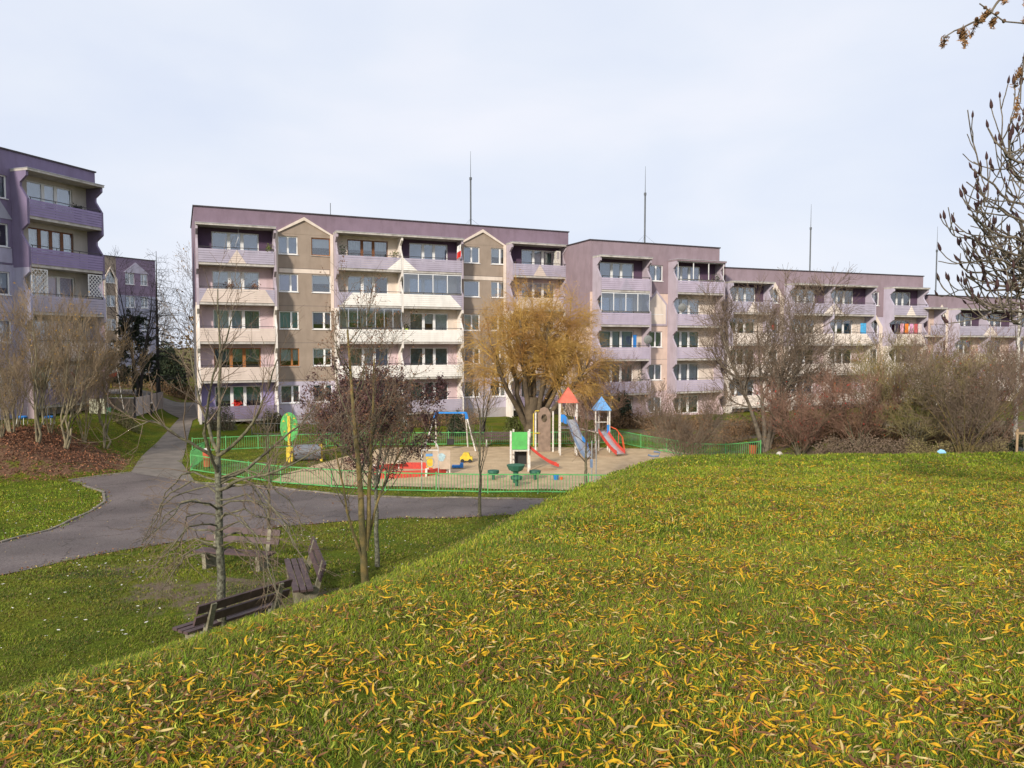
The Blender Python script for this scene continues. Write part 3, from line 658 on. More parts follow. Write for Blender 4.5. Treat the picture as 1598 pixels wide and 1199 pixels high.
BERRY = mat('red berries', (.45, .03, .02), .4, .1); CONE = mat('dark seed heads', (.055, .028, .028), .9, .2, 20); L_LARCH = mat('orange larch needles', (0.300, 0.170, 0.080), .9, .2, 8)

def nrm(a): return a / np.maximum(np.linalg.norm(a, axis=-1, keepdims=True), 1e-9)
def tubes(P, Rr, S):
    """P (N,K,3) centre lines, Rr (N,K) radii -> vertices and quads"""
    Nn, K, _ = P.shape; T = np.empty_like(P); T[:, 1:-1] = P[:, 2:] - P[:, :-2]; T[:, 0] = P[:, 1] - P[:, 0]; T[:, -1] = P[:, -1] - P[:, -2]; T = nrm(T)
    a = np.where(np.abs(T[..., 2:3]) < .9, np.array([0., 0, 1]), np.array([1., 0, 0])); u = nrm(np.cross(T, a)); v = np.cross(T, u)
    an = np.arange(S) * 2 * np.pi / S
    V = P[:, :, None] + Rr[:, :, None, None] * (np.cos(an)[None, None, :, None] * u[:, :, None] + np.sin(an)[None, None, :, None] * v[:, :, None])
    i = np.arange(Nn)[:, None, None] * K * S; j = np.arange(K - 1)[None, :, None] * S; k = np.arange(S)[None, None, :]; k2 = (k + 1) % S
    F = np.stack([i + j + k, i + j + k2, i + j + S + k2, i + j + S + k], -1).reshape(-1, 4)
    return V.reshape(-1, 3), F
def join(parts):
    Vs, Fs, o = [], [], 0
    for V, F in parts: Vs.append(V); Fs.append(F + o); o += len(V)
    return np.concatenate(Vs), np.concatenate(Fs)
def resample(pts, K):
    pts = np.asarray(pts, float); d = np.r_[0, np.cumsum(np.linalg.norm(np.diff(pts, axis=0), axis=1))]; s = np.linspace(0, d[-1], K)
    # smooth the corners a little
    out = np.stack([np.interp(s, d, pts[:, i]) for i in range(3)], 1)
    for _ in range(2): out[1:-1] = .25 * out[:-2] + .5 * out[1:-1] + .25 * out[2:]
    return out
def shoots(rg, P, Rr, n, s0, s1, L, ang, up, wig, rf, K, droop=0, r1=.3, apical=False, lfall=.45, rmin=.003):
    """n children per parent line; returns (M,K,3), (M,K)"""
    Np, Kp, _ = P.shape; M_ = Np * n; pi = np.repeat(np.arange(Np), n)
    s = s0 + (s1 - s0) * ((np.tile(np.arange(n), Np) + rg.random(M_)) / n)
    if apical: s[::n] = .999
    f = s * (Kp - 1); i0 = np.minimum(f.astype(int), Kp - 2); fr = (f - i0)[:, None]
    start = P[pi, i0] * (1 - fr) + P[pi, i0 + 1] * fr; tan = nrm(P[pi, i0 + 1] - P[pi, i0]); r0 = (Rr[pi, i0] * (1 - fr[:, 0]) + Rr[pi, i0 + 1] * fr[:, 0])
    rnd = rg.normal(size=(M_, 3)); perp = nrm(rnd - (rnd * tan).sum(1, keepdims=True) * tan)
    a = np.radians(ang[0] + (ang[1] - ang[0]) * rg.random(M_))[:, None]
    if apical: a[::n] *= .15
    d = nrm(np.cos(a) * tan + np.sin(a) * perp)
    ln = (L[0] + (L[1] - L[0]) * rg.random(M_)) * (1 - lfall * s) ; step = (ln / (K - 1))[:, None]
    out = np.empty((M_, K, 3)); out[:, 0] = start; q = start.copy()
    for k in range(1, K):
        d = nrm(d + np.array([0, 0, up - droop * k / K]) + rg.normal(size=(M_, 3)) * wig); q = q + d * step; out[:, k] = q
    rb = np.maximum(r0 * rf, rmin); rr = rb[:, None] * np.linspace(1, r1, K)[None]
    return out, np.maximum(rr, rmin * .6)
def leaf_cards(rg, pts, size, n=1, spread=.05, elong=1.0):
    """small folded leaf shapes (two triangles as a quad) at points"""
    c = np.repeat(pts, n, 0) + rg.normal(size=(len(pts) * n, 3)) * spread; M_ = len(c)
    a = nrm(rg.normal(size=(M_, 3))); b = nrm(np.cross(a, rg.normal(size=(M_, 3)))); s = (size * (.6 + .8 * rg.random(M_)))[:, None]
    nn = np.cross(a, b) * s * .18
    V = np.stack([c - a * s * elong, c + b * s * .5 + nn, c + a * s * elong, c - b * s * .5 + nn], 1).reshape(-1, 3)
    return V, np.arange(M_ * 4).reshape(-1, 4)
def along(P, rg, n, s0=.3):
    i = rg.integers(0, len(P), n); s = (s0 + (1 - s0) * rg.random(n)) * (P.shape[1] - 1); k = np.minimum(s.astype(int), P.shape[1] - 2); f = (s - k)[:, None]
    return P[i, k] * (1 - f) + P[i, k + 1] * f
def plant(name, label, cat, base, trunk, bark, branch, twig, group=None, extra=(), tS=8, trunkname='trunk', extras_stuff=True):
    """trunk/branch/twig: lists of (P,R,S) already relative to base"""
    T = thing(name, label, cat, base, group=group)
    for nm, lst, mt in ((trunkname, trunk, bark), ('branches', branch[0], branch[1]), ('twigs', twig[0], twig[1])):
        if lst: V, F = join([tubes(P, r, S) for P, r, S in lst]); link(nm, np_mesh(nm, V, F, mt, smooth=True), T)
    for nm, V, F, mt in extra: link(nm, np_mesh(nm, V, F, mt), T)
    return T
def lines(pl, K, r0, r1, wob=0, rg=None, p=1.0):
    P = np.stack([resample(q, K) for q in pl]); n = len(pl)
    if wob: P[:, 1:] += rg.normal(size=(n, K - 1, 3)) * wob
    t = np.linspace(0, 1, K) ** p; r0 = np.broadcast_to(r0, n); r1 = np.broadcast_to(r1, n)
    return P, r0[:, None] * (1 - t) + r1[:, None] * t

def generic_tree(name, label, base, H, seed, bark, bmat, tmat, group=None, stems=1, spread=.1, trunk_r=.1, fork=.35, crown=1.0, dens=1.0, up=.12, twl=(.5, .9), extra=None, cat='bare tree', lean=(0, 0), low=.25, tw_r=.006, droop=0):
    rg = np.random.default_rng(seed); pl = []
    for i in range(stems):
        a = 2 * np.pi * (i + rg.random() * .6) / max(stems, 1); sx, sy = np.cos(a) * spread * H, np.sin(a) * spread * H
        if stems == 1: sx = sy = 0
        h = H * (.85 + .15 * rg.random()) * .86
        pl.append([(sx * .04, sy * .04, -.15), (sx * .25 + lean[0] * .2, sy * .25 + lean[1] * .2, h * .3), (sx * .65 + lean[0] * .6, sy * .65, h * .65), (sx + lean[0], sy + lean[1], h)])
    P0, R0 = lines(pl, 12, trunk_r, trunk_r * .14, .012 * H / 4, rg, .9)
    n1 = int(11 * dens) + 3
    P1, R1 = shoots(rg, P0, R0, n1, low, .97, (H * .34 * crown, H * .5 * crown), (28, 62), up, .10, .55, 9, droop, apical=True)
    P2, R2 = shoots(rg, P1, R1, int(6 * dens) + 2, .15, .98, (H * .14, H * .24), (25, 60), up * .7, .13, .6, 6, droop, apical=True, rmin=.005)
    P3, R3 = shoots(rg, P2, R2, int(4 * dens) + 1, .15, .98, twl, (20, 60), up * .5, .15, .7, 4, droop, apical=True, rmin=tw_r)
    ex = [] if extra is None else extra(rg, P1, P2, P3)
    return plant(name, label, cat, base, [(P0, R0, 8)], bark, ([(P1, R1, 5)], bmat), ([(P2, R2, 4), (P3, R3, 3)], tmat), group, ex)

def pxy(px, py, Y, base):      # a point traced in the photo, at real distance Y, relative to a base
    p = math.radians(3.1); F_ = 1154.; a = (px - 799) / F_; b = (599.5 - py) / F_; dy = math.cos(p) + b * math.sin(p); dz = -math.sin(p) + b * math.cos(p); k = Y / dy
    return (a * k - base[0], Y - base[1], 6.2 + dz * k - base[2])

# slim tree beside the nearest bench, arching lower branches and upright leaders
def near_tree():
    rg = np.random.default_rng(5); b = (-4.93, 12.45, g(-4.93, 12.45)); Y = 12.45
    X = lambda *q: [pxy(x, y, Y + d, b) for x, y, d in q]
    P0, R0 = lines([X((347, 1004, 0), (345, 900, 0), (342, 808, 0), (341, 755, 0), (340, 712, 0))], 12, .078, .052, .006, rg)
    lead = [X((340, 716, 0), (345, 655, .1), (343, 590, .2), (345, 520, .3), (338, 452, .4)), X((340, 712, 0), (380, 682, -.2), (404, 652, -.4), (417, 607, -.5), (434, 560, -.6)),
            X((344, 750, 0), (390, 734, .3), (415, 705, .5), (463, 668, .8), (492, 630, 1.0)), X((340, 706, 0), (323, 667, .3), (314, 632, .5), (302, 586, .7), (290, 530, .8)),
            X((338, 718, 0), (298, 694, -.3), (257, 665, -.5), (240, 650, -.6), (205, 668, -.7)), X((341, 740, 0), (322, 700, -.5), (318, 640, -.8), (340, 570, -1.0), (362, 500, -1.1)), X((342, 765, 0), (372, 748, -.6), (430, 740, -1), (500, 700, -1.3))]
    P1, R1 = lines(lead, 10, .034, .009, .014, rg)
    dr = []
    for i in range(22):
        y0 = 742 + i * 6.0 + rg.random() * 6; s = -1 if i % 2 else 1; L = (150 - i * 1.8) * (.6 + .5 * rg.random()); dd = rg.normal() * 1.1
        dr.append(X((342, y0, 0), (342 + s * L * .35, y0 - 14 - 8 * rg.random(), dd * .3), (342 + s * L * .7, y0 + 6 + 10 * rg.random(), dd * .7), (342 + s * L * (.95 + .1 * rg.random()), y0 + 55 + 50 * rg.random(), dd)))
    P1b, R1b = lines(dr, 9, .019, .006, .03, rg)
    P2, R2 = shoots(rg, P1, R1, 9, .25, .98, (.7, 1.5), (25, 60), .10, .12, .5, 7, apical=True, rmin=.005)
    P3, R3 = shoots(rg, P2, R2, 5, .15, .97, (.3, .7), (25, 60), .06, .14, .6, 5, rmin=.0045, apical=True)
    Q2, S2 = shoots(rg, P1b, R1b, 7, .2, .98, (.5, 1.1), (25, 75), -.01, .2, .55, 6, .15, rmin=.0045)
    Q3, S3 = shoots(rg, Q2, S2, 3, .2, .97, (.25, .5), (25, 60), .0, .15, .6, 4, rmin=.004)
    plant('bare_tree', 'slim tree with pale lichened trunk and arching lower branches beside the nearest bench', 'bare tree', b, [(P0, R0, 10)], K_LICH, ([(P1, R1, 6), (P1b, R1b, 5)], K_GREEN), ([(P2, R2, 4), (P3, R3, 3), (Q2, S2, 4), (Q3, S3, 3)], T_BRN))
near_tree()
def second_tree():
    rg = np.random.default_rng(8); Y = 15.3; b = (-3.02, Y, g(-3.02, Y)); X = lambda *q: [pxy(x, y, Y + d, b) for x, y, d in q]
    st = [X((571, 925, 0), (568, 853, 0), (562, 783, 0), (559, 716, .1), (553, 660, .1), (546, 572, .2), (543, 515, .2)), X((571, 860, 0), (573, 835, .1), (577, 765, .2), (580, 688, .3), (581, 625, .3), (584, 560, .3)),
          X((569, 880, 0), (562, 863, -.1), (546, 821, -.2), (538, 779, -.3), (532, 737, -.3), (520, 690, -.4)), X((572, 850, 0), (578, 832, .2), (589, 779, .3), (602, 744, .5), (622, 714, .6), (640, 680, .6))]
    P0, R0 = lines(st, 12, [.085, .055, .035, .035], [.02, .016, .012, .012], .008, rg)
    P1, R1 = shoots(rg, P0, R0, 12, .35, .98, (1.2, 2.2), (28, 60), .13, .1, .5, 8, apical=True)
    P2, R2 = shoots(rg, P1, R1, 6, .15, .98, (.5, 1.1), (25, 60), .08, .12, .55, 6, rmin=.005, apical=True); P3, R3 = shoots(rg, P2, R2, 4, .15, .98, (.25, .55), (25, 60), .04, .12, .6, 4, rmin=.0045)
    V, F = leaf_cards(rg, along(P3, rg, 3200), .022, 1, .03)
    plant('bare_tree', 'several stemmed tree with ochre bark at the foot of the grass mound', 'bare tree', b, [(P0, R0, 9)], K_OCHRE, ([(P1, R1, 5)], K_GREEN), ([(P2, R2, 4), (P3, R3, 3)], T_BRN), None, [('leaves', V, F, L_BRN)])
    Y = 17.8; b = (-3.2, Y, g(-3.2, Y)); X = lambda *q: [pxy(x, y, Y + d, b) for x, y, d in q]
    st = [X((589, 884, 0), (587, 820, 0), (586, 765, 0), (590, 720, .1), (598, 680, .2), (602, 640, .2)), X((586, 765, 0), (598, 725, -.2), (610, 695, -.4), (618, 655, -.4)), X((588, 760, 0), (575, 715, .2), (560, 680, .4), (545, 645, .4))]
    P0, R0 = lines(st, 10, [.065, .04, .04], .012, .008, rg)
    P1, R1 = shoots(rg, P0, R0, 15, .36, .99, (1.0, 1.9), (30, 75), .14, .1, .5, 7, apical=True, lfall=.3)
    P2, R2 = shoots(rg, P1, R1, 7, .2, .98, (.4, .9), (25, 65), .08, .12, .55, 5, rmin=.005, apical=True); P3, R3 = shoots(rg, P2, R2, 3, .2, .98, (.2, .4), (25, 60), .04, .12, .6, 4, rmin=.0045)
    V, F = leaf_cards(rg, along(np.concatenate([P3]), rg, 22000, .2), .029, 1, .05)
    plant('plum_tree', 'tree still holding withered dark red leaves, on the lawn behind the ochre stemmed tree', 'tree', b, [(P0, R0, 8)], K_LICH, ([(P1, R1, 5)], K_GREY), ([(P2, R2, 4), (P3, R3, 3)], T_DARK), None, [('leaves', V, F, L_PLUM)])
second_tree()
def at(x, y): return (x, y, g(x, y))
generic_tree('bare_tree', 'thin dark stemmed sapling at the edge of the asphalt path behind the benches', at(-7.5, 22.6), 4.6, 21, K_GREEN, K_GREEN, T_BRN, trunk_r=.06, dens=.7, crown=.7, twl=(.2, .5), tw_r=.005)
generic_tree('bare_tree', 'small vase shaped bare tree between the path and the sandpit front fence', at(-1.1, 25.2), 4.5, 22, K_GREEN, K_GREEN, T_BRN, trunk_r=.07, dens=.8, crown=.8, up=.2, twl=(.2, .5), low=.38, tw_r=.006)
generic_tree('bare_tree', 'low spreading bare tree beside the blue pump by the front fence', at(3.25, 32.3), 3.4, 23, K_GREEN, K_GREY, T_RED, trunk_r=.085, dens=1.0, crown=1.1, up=.03, twl=(.2, .6), low=.3, tw_r=.007)
generic_tree('bare_tree', 'grey bare tree behind the swing frame near the brown stair bay', at(-2.0, 50.5), 6.2, 24, K_DARK, K_GREY, T_BRN, stems=3, spread=.16, trunk_r=.07, dens=.9, twl=(.4, .8), tw_r=.009)
# pollarded willow
def willow():
    rg = np.random.default_rng(3); Y = 46.6; b = (1.3, Y, -.05); X = lambda *q: [pxy(x, y, Y + d, b) for x, y, d in q]
    P0, R0 = lines([[(0, 0, -.2), (-.05, 0, 1.0), (-.1, 0, 2.1), (0, 0, 2.9)]], 8, .56, .42, .0, rg)
    lim = [X((826, 672, 0), (806, 610, .2), (797, 560, .3), (792, 520, .3)), X((828, 665, 0), (820, 600, -.5), (815, 545, -.8), (812, 500, -.9)), X((832, 665, 0), (833, 600, .6), (838, 545, .9), (836, 500, 1.2)), X((834, 668, 0), (848, 610, -.3), (853, 550, -.7), (856, 500, -.8)),
           X((836, 670, 0), (862, 620, .4), (882, 580, .7), (900, 530, .9)), X((838, 672, 0), (866, 636, -.5), (895, 605, -1.0), (915, 570, -1.4)), X((826, 672, 0), (800, 625, -.7), (780, 580, -1.4), (765, 540, -1.7)), X((830, 668, 0), (826, 600, 1.5), (818, 540, 2.3), (806, 500, 2.6)), X((834, 668, 0), (870, 590, 1.4), (884, 540, 2.2), (890, 500, 2.4))]
    P1, R1 = lines(lim, 9, .2, .09, .04, rg)
    P2, R2 = shoots(rg, P1, R1, 14, .42, 1.0, (1.3, 2.6), (25, 95), .06, .08, .42, 7, apical=True, lfall=.25)
    P3, R3 = shoots(rg, P2, R2, 15, .2, 1.0, (.9, 1.8), (10, 70), .03, .06, .4, 6, .30, apical=True, lfall=.3, rmin=.009, r1=.5)
    P4, R4 = shoots(rg, P3, R3, 6, .2, .95, (.7, 1.5), (8, 40), -.03, .06, .5, 5, .35, lfall=.3, rmin=.0065, r1=.5)
    V, F = leaf_cards(rg, along(P4, rg, 5000, .1), .04, 1, .03, 1.8)
    plant('pollard_willow', 'big pollarded willow with dense golden shoots behind the playground', 'willow', b, [(P0, R0, 12)], K_WIL, ([(P1, R1, 8)], K_WIL), ([(P2, R2, 4), (P3, R3, 3), (P4, R4, 3)], T_GOLD), None, [('leaves', V, F, T_GOLD)])
willow()
# multi-stemmed pale shrubs on the left bank
def bank_shrub(label, x, y, seed, sts, H=6.4, nst=6):
    rg = np.random.default_rng(seed); b = at(x, y); pl = []
    for dx, dy, ln in sts: pl.append([(dx * .05, dy * .05, -.2), (dx * .2, dy * .2, ln * .3), (dx * .45, dy * .5, ln * .62), (dx * .9, dy, ln)])
    P0, R0 = lines(pl, 11, .06, .014, .08, rg)
    P1, R1 = shoots(rg, P0, R0, 12, .18, .98, (1.6, 3.0), (22, 60), .13, .09, .4, 8, apical=True, lfall=.4)
    P2, R2 = shoots(rg, P1, R1, 7, .15, .98, (.7, 1.5), (15, 45), .14, .08, .5, 6, apical=True, rmin=.009); P3, R3 = shoots(rg, P2, R2, 4, .2, .98, (.4, .9), (15, 40), .1, .08, .6, 4, rmin=.0075)
    V, F = leaf_cards(rg, along(P3, rg, 250), .045, 1, .04)
    plant('tall_shrub', label, 'shrub', b, [(P0, R0, 8)], K_PALE, ([(P1, R1, 5)], K_PALE), ([(P2, R2, 4), (P3, R3, 3)], T_TAN), 'tall pale stemmed shrubs on the left bank', [('leaves', V, F, L_OCH)], trunkname='stems')
bank_shrub('tall pale shrub on the leaf covered bank, its stems leaning left, at the left edge', -25.2, 37.2, 41, [(-3.2, .6, 5.4), (-1.9, -.4, 6.0), (-.9, 1, 5.6), (-2.6, 1.4, 4.6)])
bank_shrub('tall pale shrub with upright stems on the leaf covered bank, middle of the left clump', -23.6, 36.6, 42, [(-.7, .5, 6.3), (.3, -.4, 6.6), (1.0, .8, 5.8), (.2, 1.3, 5.2)])
bank_shrub('tall pale shrub fanning to the right on the leaf covered bank', -22.7, 37.2, 43, [(.6, .2, 6.2), (1.6, -.4, 5.4), (2.3, .8, 4.8), (-.5, 1.2, 6.0), (1.1, 1.5, 5.0)])
bank_shrub('darker tall shrub at the right end of the left bank clump, before the wooden gate', -22.2, 40.0, 44, [(-.6, .2, 5.6), (.5, -.4, 5.2), (1.4, .6, 4.2), (-1.2, .9, 5.0)])

for i, (x_, y_, h_) in enumerate([(-26.2, 39.0, 5.2), (-24.2, 38.6, 5.8), (-22.9, 39.4, 5.0), (-24.9, 35.9, 3.4)]):
    generic_tree('tall_shrub', ['fine twigged tan shrub filling the left end of the bank clump', 'fine twigged tan shrub behind the middle stems of the bank clump', 'fine twigged tan shrub at the right rear of the bank clump', 'low fine twigged shrub in front of the bank clump'][i], at(x_, y_), h_, 90 + i, K_PALE, T_TAN, T_TAN, group='tall pale stemmed shrubs on the left bank', stems=7, spread=.22, trunk_r=.026, dens=.6, crown=.7, up=.14, twl=(.4, .9), cat='shrub', low=.1, tw_r=.0085)

# big bare tree and the shrubs behind the crest on the right
def berries(n, mt=BERRY, sz=.05, nm='berries'):
    def f(rg, P1, P2, P3): V, F = leaf_cards(rg, along(P3, rg, n, .5), sz, 1, .03); return [(nm, V, F, mt)]
    return f
def leaves(n, mt, sz=.05): return berries(n, mt, sz, 'leaves')
generic_tree('bare_tree', 'large wide bare tree with many rising limbs in front of the third block', at(12.6, 36.5), 8.0, 31, K_GREY, K_GREY, T_BRN, stems=6, spread=.3, trunk_r=.13, dens=1.25, crown=.85, up=.1, twl=(.6, 1.1), tw_r=.010, low=.3)
def shrub(label, x, y, H, seed, tm, bk=K_GREEN, stems=9, spread=.42, extra=None, dens=.75, group='bare shrubs behind the crest of the grass'):
    return generic_tree('bare_shrub', label, at(x, y), H, seed, bk, tm, tm, group=group, stems=stems + 3, spread=spread * 1.25, trunk_r=.028, dens=dens, crown=.78, up=.12, twl=(.3, .7), extra=extra, cat='shrub', low=.06, tw_r=.0085)
shrub('reddish bare shrub with a fan of fine stems, standing alone right of the play tower', 8.3, 35.5, 3.9, 51, T_BRN, extra=leaves(160, L_BRN))
shrub('red berried shrub under the wide bare tree', 13.2, 33.6, 3.0, 52, T_RED, extra=berries(260, sz=.04))
shrub('reddish shrub right of the wide bare tree, leaning right with red berries', 15.6, 33.2, 3.2, 53, T_RED, extra=berries(170, sz=.04))
shrub('olive twigged shrub in the middle of the right hand thicket', 17.6, 32.2, 3.9, 54, T_OLI, extra=leaves(260, L_OCH, .04))
shrub('golden olive shrub with arching stems in the right hand thicket', 18.9, 34.2, 4.6, 55, T_OLI, extra=leaves(200, L_OCH, .04))
shrub('broad brown shrub with a visible green trunk fan, foremost of the right thicket', 18.6, 30.2, 4.3, 56, T_BRN, bk=K_OCHRE, stems=11, extra=leaves(120, L_BRN))
shrub('reddish brown shrub just left of the staked birch', 21.2, 32.6, 4.4, 57, T_RED, extra=berries(120))
shrub('brown shrub at the back of the thicket below the orange washing', 18.8, 38.0, 5.2, 58, T_BRN, stems=7)
shrub('reddish shrub at the back of the thicket, left of the orange washing', 14.9, 39.5, 4.0, 59, T_BRN, stems=6)
shrub('tall reddish shrub behind the right end of the thicket', 23.0, 37.5, 5.2, 60, T_RED, stems=7)
shrub('fine brown shrub at the right edge behind the staked birch', 25.5, 35.0, 4.6, 61, T_BRN, stems=7)
shrub('bare shrub between the willow and the mauve block', 5.9, 48.6, 5.0, 62, T_RED, stems=6, spread=.3, group='bare shrubs along the house fronts')
shrub('upright bare shrub directly behind the blue roofed play tower', 4.3, 49.5, 5.2, 63, T_BRN, stems=6, spread=.3, group='bare shrubs along the house fronts')
shrub('small reddish shrub below the violet ground floor balcony', -12.8, 51.0, 2.2, 64, T_RED, stems=7, dens=.5, group='bare shrubs along the house fronts')

def hedge(name, label, x0, y0, x1, y1, H, W, mt, n, seed, sz=.07, group='clipped hedges and low bushes', stems=True):
    """dense low bush: leaf cards and short stems filling a rounded body"""
    rg = np.random.default_rng(seed); b = np.array([(x0 + x1) / 2, (y0 + y1) / 2]); L = math.hypot(x1 - x0, y1 - y0); u = np.array([x1 - x0, y1 - y0]) / max(L, 1e-6) if L > .1 else np.array([1., 0]); L = max(L, W)
    q = rg.normal(size=(n, 3)); q = nrm(q) * rg.random((n, 1)) ** .35; q[:, 2] = np.abs(q[:, 2])
    if L > 2 * W: q[:, 0] = np.sign(q[:, 0]) * np.abs(rg.random(n)) ; 
    bump = 1 + .16 * np.sin(q[:, 0] * L * 1.9 + seed) + .1 * np.sin(q[:, 0] * L * 4.3)
    P = np.stack([u[0] * q[:, 0] * L / 2 - u[1] * q[:, 1] * W / 2, u[1] * q[:, 0] * L / 2 + u[0] * q[:, 1] * W / 2, q[:, 2] * H * bump], 1)
    zz = gz(P[:, 0] + b[0], P[:, 1] + b[1]) - g(*b); P[:, 2] += zz
    T = thing(name, label, 'bush' if L < 2.5 else 'hedge', (b[0], b[1], g(*b)), group=group)
    V, F = leaf_cards(rg, P, sz); link('foliage', np_mesh('foliage', V, F, mt), T)
    if stems:
        k = rg.integers(0, n, n // 14); A = P[k]; A0 = A.copy(); A0[:, 2] = zz[k] - .05; A0[:, :2] *= .95; S_ = np.stack([A0, (A0 + A) / 2 + rg.normal(size=A.shape) * .05, A + rg.normal(size=A.shape) * .12], 1)
        V, F = tubes(S_, np.full(S_.shape[:2], .009), 3); link('stems', np_mesh('stems', V, F, T_BRN), T)
    return T
hedge('low_hedge', 'brown hedge along the ground floor of the second block', 6.5, 54.5, 14.5, 53.5, 1.35, 1.5, L_HEDGE, 9000, 1, .06)
hedge('low_hedge', 'brown hedge in front of the third block, behind the back fence', 14.5, 50.0, 26.5, 53.0, 1.5, 1.8, L_HEDGE, 9000, 2, .07)
hedge('low_hedge', 'reddish low hedge behind the right hand thicket', 14.0, 35.6, 24.0, 35.0, 1.0, 1.3, L_HEDGE, 9000, 3, .05)
for i, (x0, y0, x1, y1, h_) in enumerate([(8.6, 47.5, 13.0, 40.5, 1.3), (12.6, 36.8, 16.6, 35.2, 1.0), (13.4, 32.4, 17.0, 31.2, .75), (16.6, 31.0, 20.4, 30.2, .7), (19.6, 31.6, 24.0, 31.4, .9)]):
    hedge('low_hedge', ['brown growth behind the right side of the back fence', 'reddish low growth right of the red bin', 'low brown tangle on the crest under the red berried shrubs', 'low olive brown tangle before the foremost thicket shrub', 'low brown tangle left of the wooden stake frame'][i], x0, y0, x1, y1, h_, 1.0, [L_HEDGE, L_HEDGE, T_BRN, T_OLI, T_BRN][i], 6000, 30 + i, .035)
hedge('round_bush', 'round clipped green brown bush below the brown stair bay', -16.9, 52.2, -16.9, 52.2, 1.5, 1.9, mat('dark olive leaves', (.085, .075, .03), .9, .3, 2), 3500, 4, .05, stems=False)
hedge('low_bush', 'brown bush right of the round clipped bush', -13.9, 52.6, -11.2, 53.6, 1.3, 1.2, L_HEDGE, 3000, 5, .05)
hedge('low_bush', 'grey green bush at the left corner of the long block', -21.3, 50.8, -19.0, 50.8, 1.9, 1.4, mat('grey green leaves', (.11, .11, .07), .9, .3, 2), 3000, 6, .05)
hedge('low_hedge', 'brown tangled growth under the ground floor balconies of the long block', -8.5, 54.3, -2.5, 57.2, 1.2, 1.3, L_HEDGE, 5000, 7, .05)
hedge('green_bush', 'dark green bush behind the swing frame', -4.3, 50.0, -3.2, 50.0, 1.5, 1.4, L_DKG, 1800, 8, .07)
hedge('green_bush', 'green bush at the foot of the willow', -.6, 50.3, .8, 50.3, 1.2, 1.3, L_GRN, 1500, 9, .07)
hedge('green_bush', 'tall dark evergreen bush under the entrance canopy of the mauve block', 8.3, 54.9, 8.3, 54.9, 2.9, 1.5, L_DKG, 2600, 10, .08)
hedge('green_bush', 'dark green bush right of the foremost thicket shrub', 20.6, 30.4, 21.4, 30.6, .9, 1.0, L_DKG, 1500, 12, .045)
hedge('green_bush', 'low dark green bush at the left edge below the bank shrubs', -27.8, 36.4, -26.3, 36.2, 1.1, 1.6, L_DKG, 2500, 13, .06)
hedge('green_bush', 'small olive bush at the concrete wall of the left garden', -25.6, 47.0, -23.6, 47.0, .9, 1.0, mat('olive leaves', (.12, .12, .05), .9, .3, 2), 1500, 14, .05)
hedge('conifer_bush', 'tall clipped dark conifer at the end of the side path', -34.0, 72.0, -32.5, 72.0, 4.2, 3.4, L_DKG, 5000, 15, .12, stems=False)
hedge('far_hedge', 'reddish brown hedge across the end of the side path', -44, 69.5, -24, 68.5, 1.6, 1.6, L_HEDGE, 7000, 16, .08)

# trees between the left block and the long block
def conifer(label, x, y, H, rad, seed, mt, bark=K_DARK, n=46, name='conifer', needles=True, low=.12, tw=None):
    rg = np.random.default_rng(seed); b = at(x, y)
    P0, R0 = lines([[(0, 0, -.2), (0, 0, H * .5), (.1, 0, H)]], 10, H * .016, .02, .01, rg)
    P1, R1 = shoots(rg, P0, R0, n, low, .97, (rad * 1.1, rad * 1.5), (75, 100), .02, .06, .35, 7, .12, lfall=.8)
    P2, R2 = shoots(rg, P1, R1, 9, .15, .97, (.5, 1.2), (30, 70), -.04, .1, .5, 4, .1, lfall=.5, rmin=.01)
    ex = []
    if needles: V, F = leaf_cards(rg, along(np.concatenate([P2]), rg, n * 110, .0), .11, 1, .05, 1.3); ex = [('needles', V, F, mt)]
    plant(name, label, 'conifer', b, [(P0, R0, 7)], bark, ([(P1, R1, 4)], bark), ([(P2, R2, 3)], tw or bark), None, ex)
conifer('dark green pine in front of the distant purple block', -31.8, 62.0, 6.8, 2.4, 71, L_DKG)
conifer('bare larch with level branches right of the distant purple block', -31.6, 66.0, 12.8, 3.6, 72, L_DKG, K_DARK, 60, 'larch_tree', False, .1, T_DARK)
generic_tree('bare_tree', 'dark bare tree before the distant purple block with a forked trunk', at(-30.3, 60.0), 10.0, 73, K_DARK, K_DARK, T_DARK, stems=2, spread=.12, trunk_r=.16, dens=.8, twl=(.6, 1.2), tw_r=.012)
generic_tree('bare_tree', 'pale brown bare tree against the left end of the long block', at(-25.6, 64.0), 12.0, 74, K_GREY, K_GREY, T_BRN, stems=3, spread=.13, trunk_r=.15, dens=1.0, twl=(.6, 1.2), tw_r=.013, extra=leaves(200, L_OCH, .1))
generic_tree('bare_tree', 'yellow leaved tree far behind the end of the side path', at(-32.5, 80.0), 9.5, 75, K_GREY, K_GREY, T_TAN, trunk_r=.16, dens=1.0, twl=(.6, 1.2), tw_r=.014, extra=leaves(2600, L_OCH, .13), cat='tree')
rr = random.Random(9)
for i, (x, y) in enumerate([(-62, 100), (-50, 104), (-40, 98), (-30, 103), (-56, 118), (-44, 120), (-34, 116)]):
    generic_tree('bare_tree', ['grey', 'brown', 'dark', 'pale', 'reddish', 'dull', 'faint'][i] + ' bare tree in the distance beyond the end of the side path, ' + ['left edge', 'second from left', 'middle', 'right', 'back left', 'back middle', 'back right'][i], at(x, y), 9 + rr.random() * 3, 80 + i, K_GREY, T_BRN, T_BRN, group='distant bare trees beyond the path', stems=2, spread=.14, trunk_r=.14, dens=.6, twl=(.8, 1.5), tw_r=.022)
hedge('far_thicket', 'long brown thicket closing the view beyond the side path', -66, 92, -22, 94, 5.5, 5, mat('far thicket leaves', (.13, .10, .07), .95, .3, .4), 9000, 17, .2, stems=False)

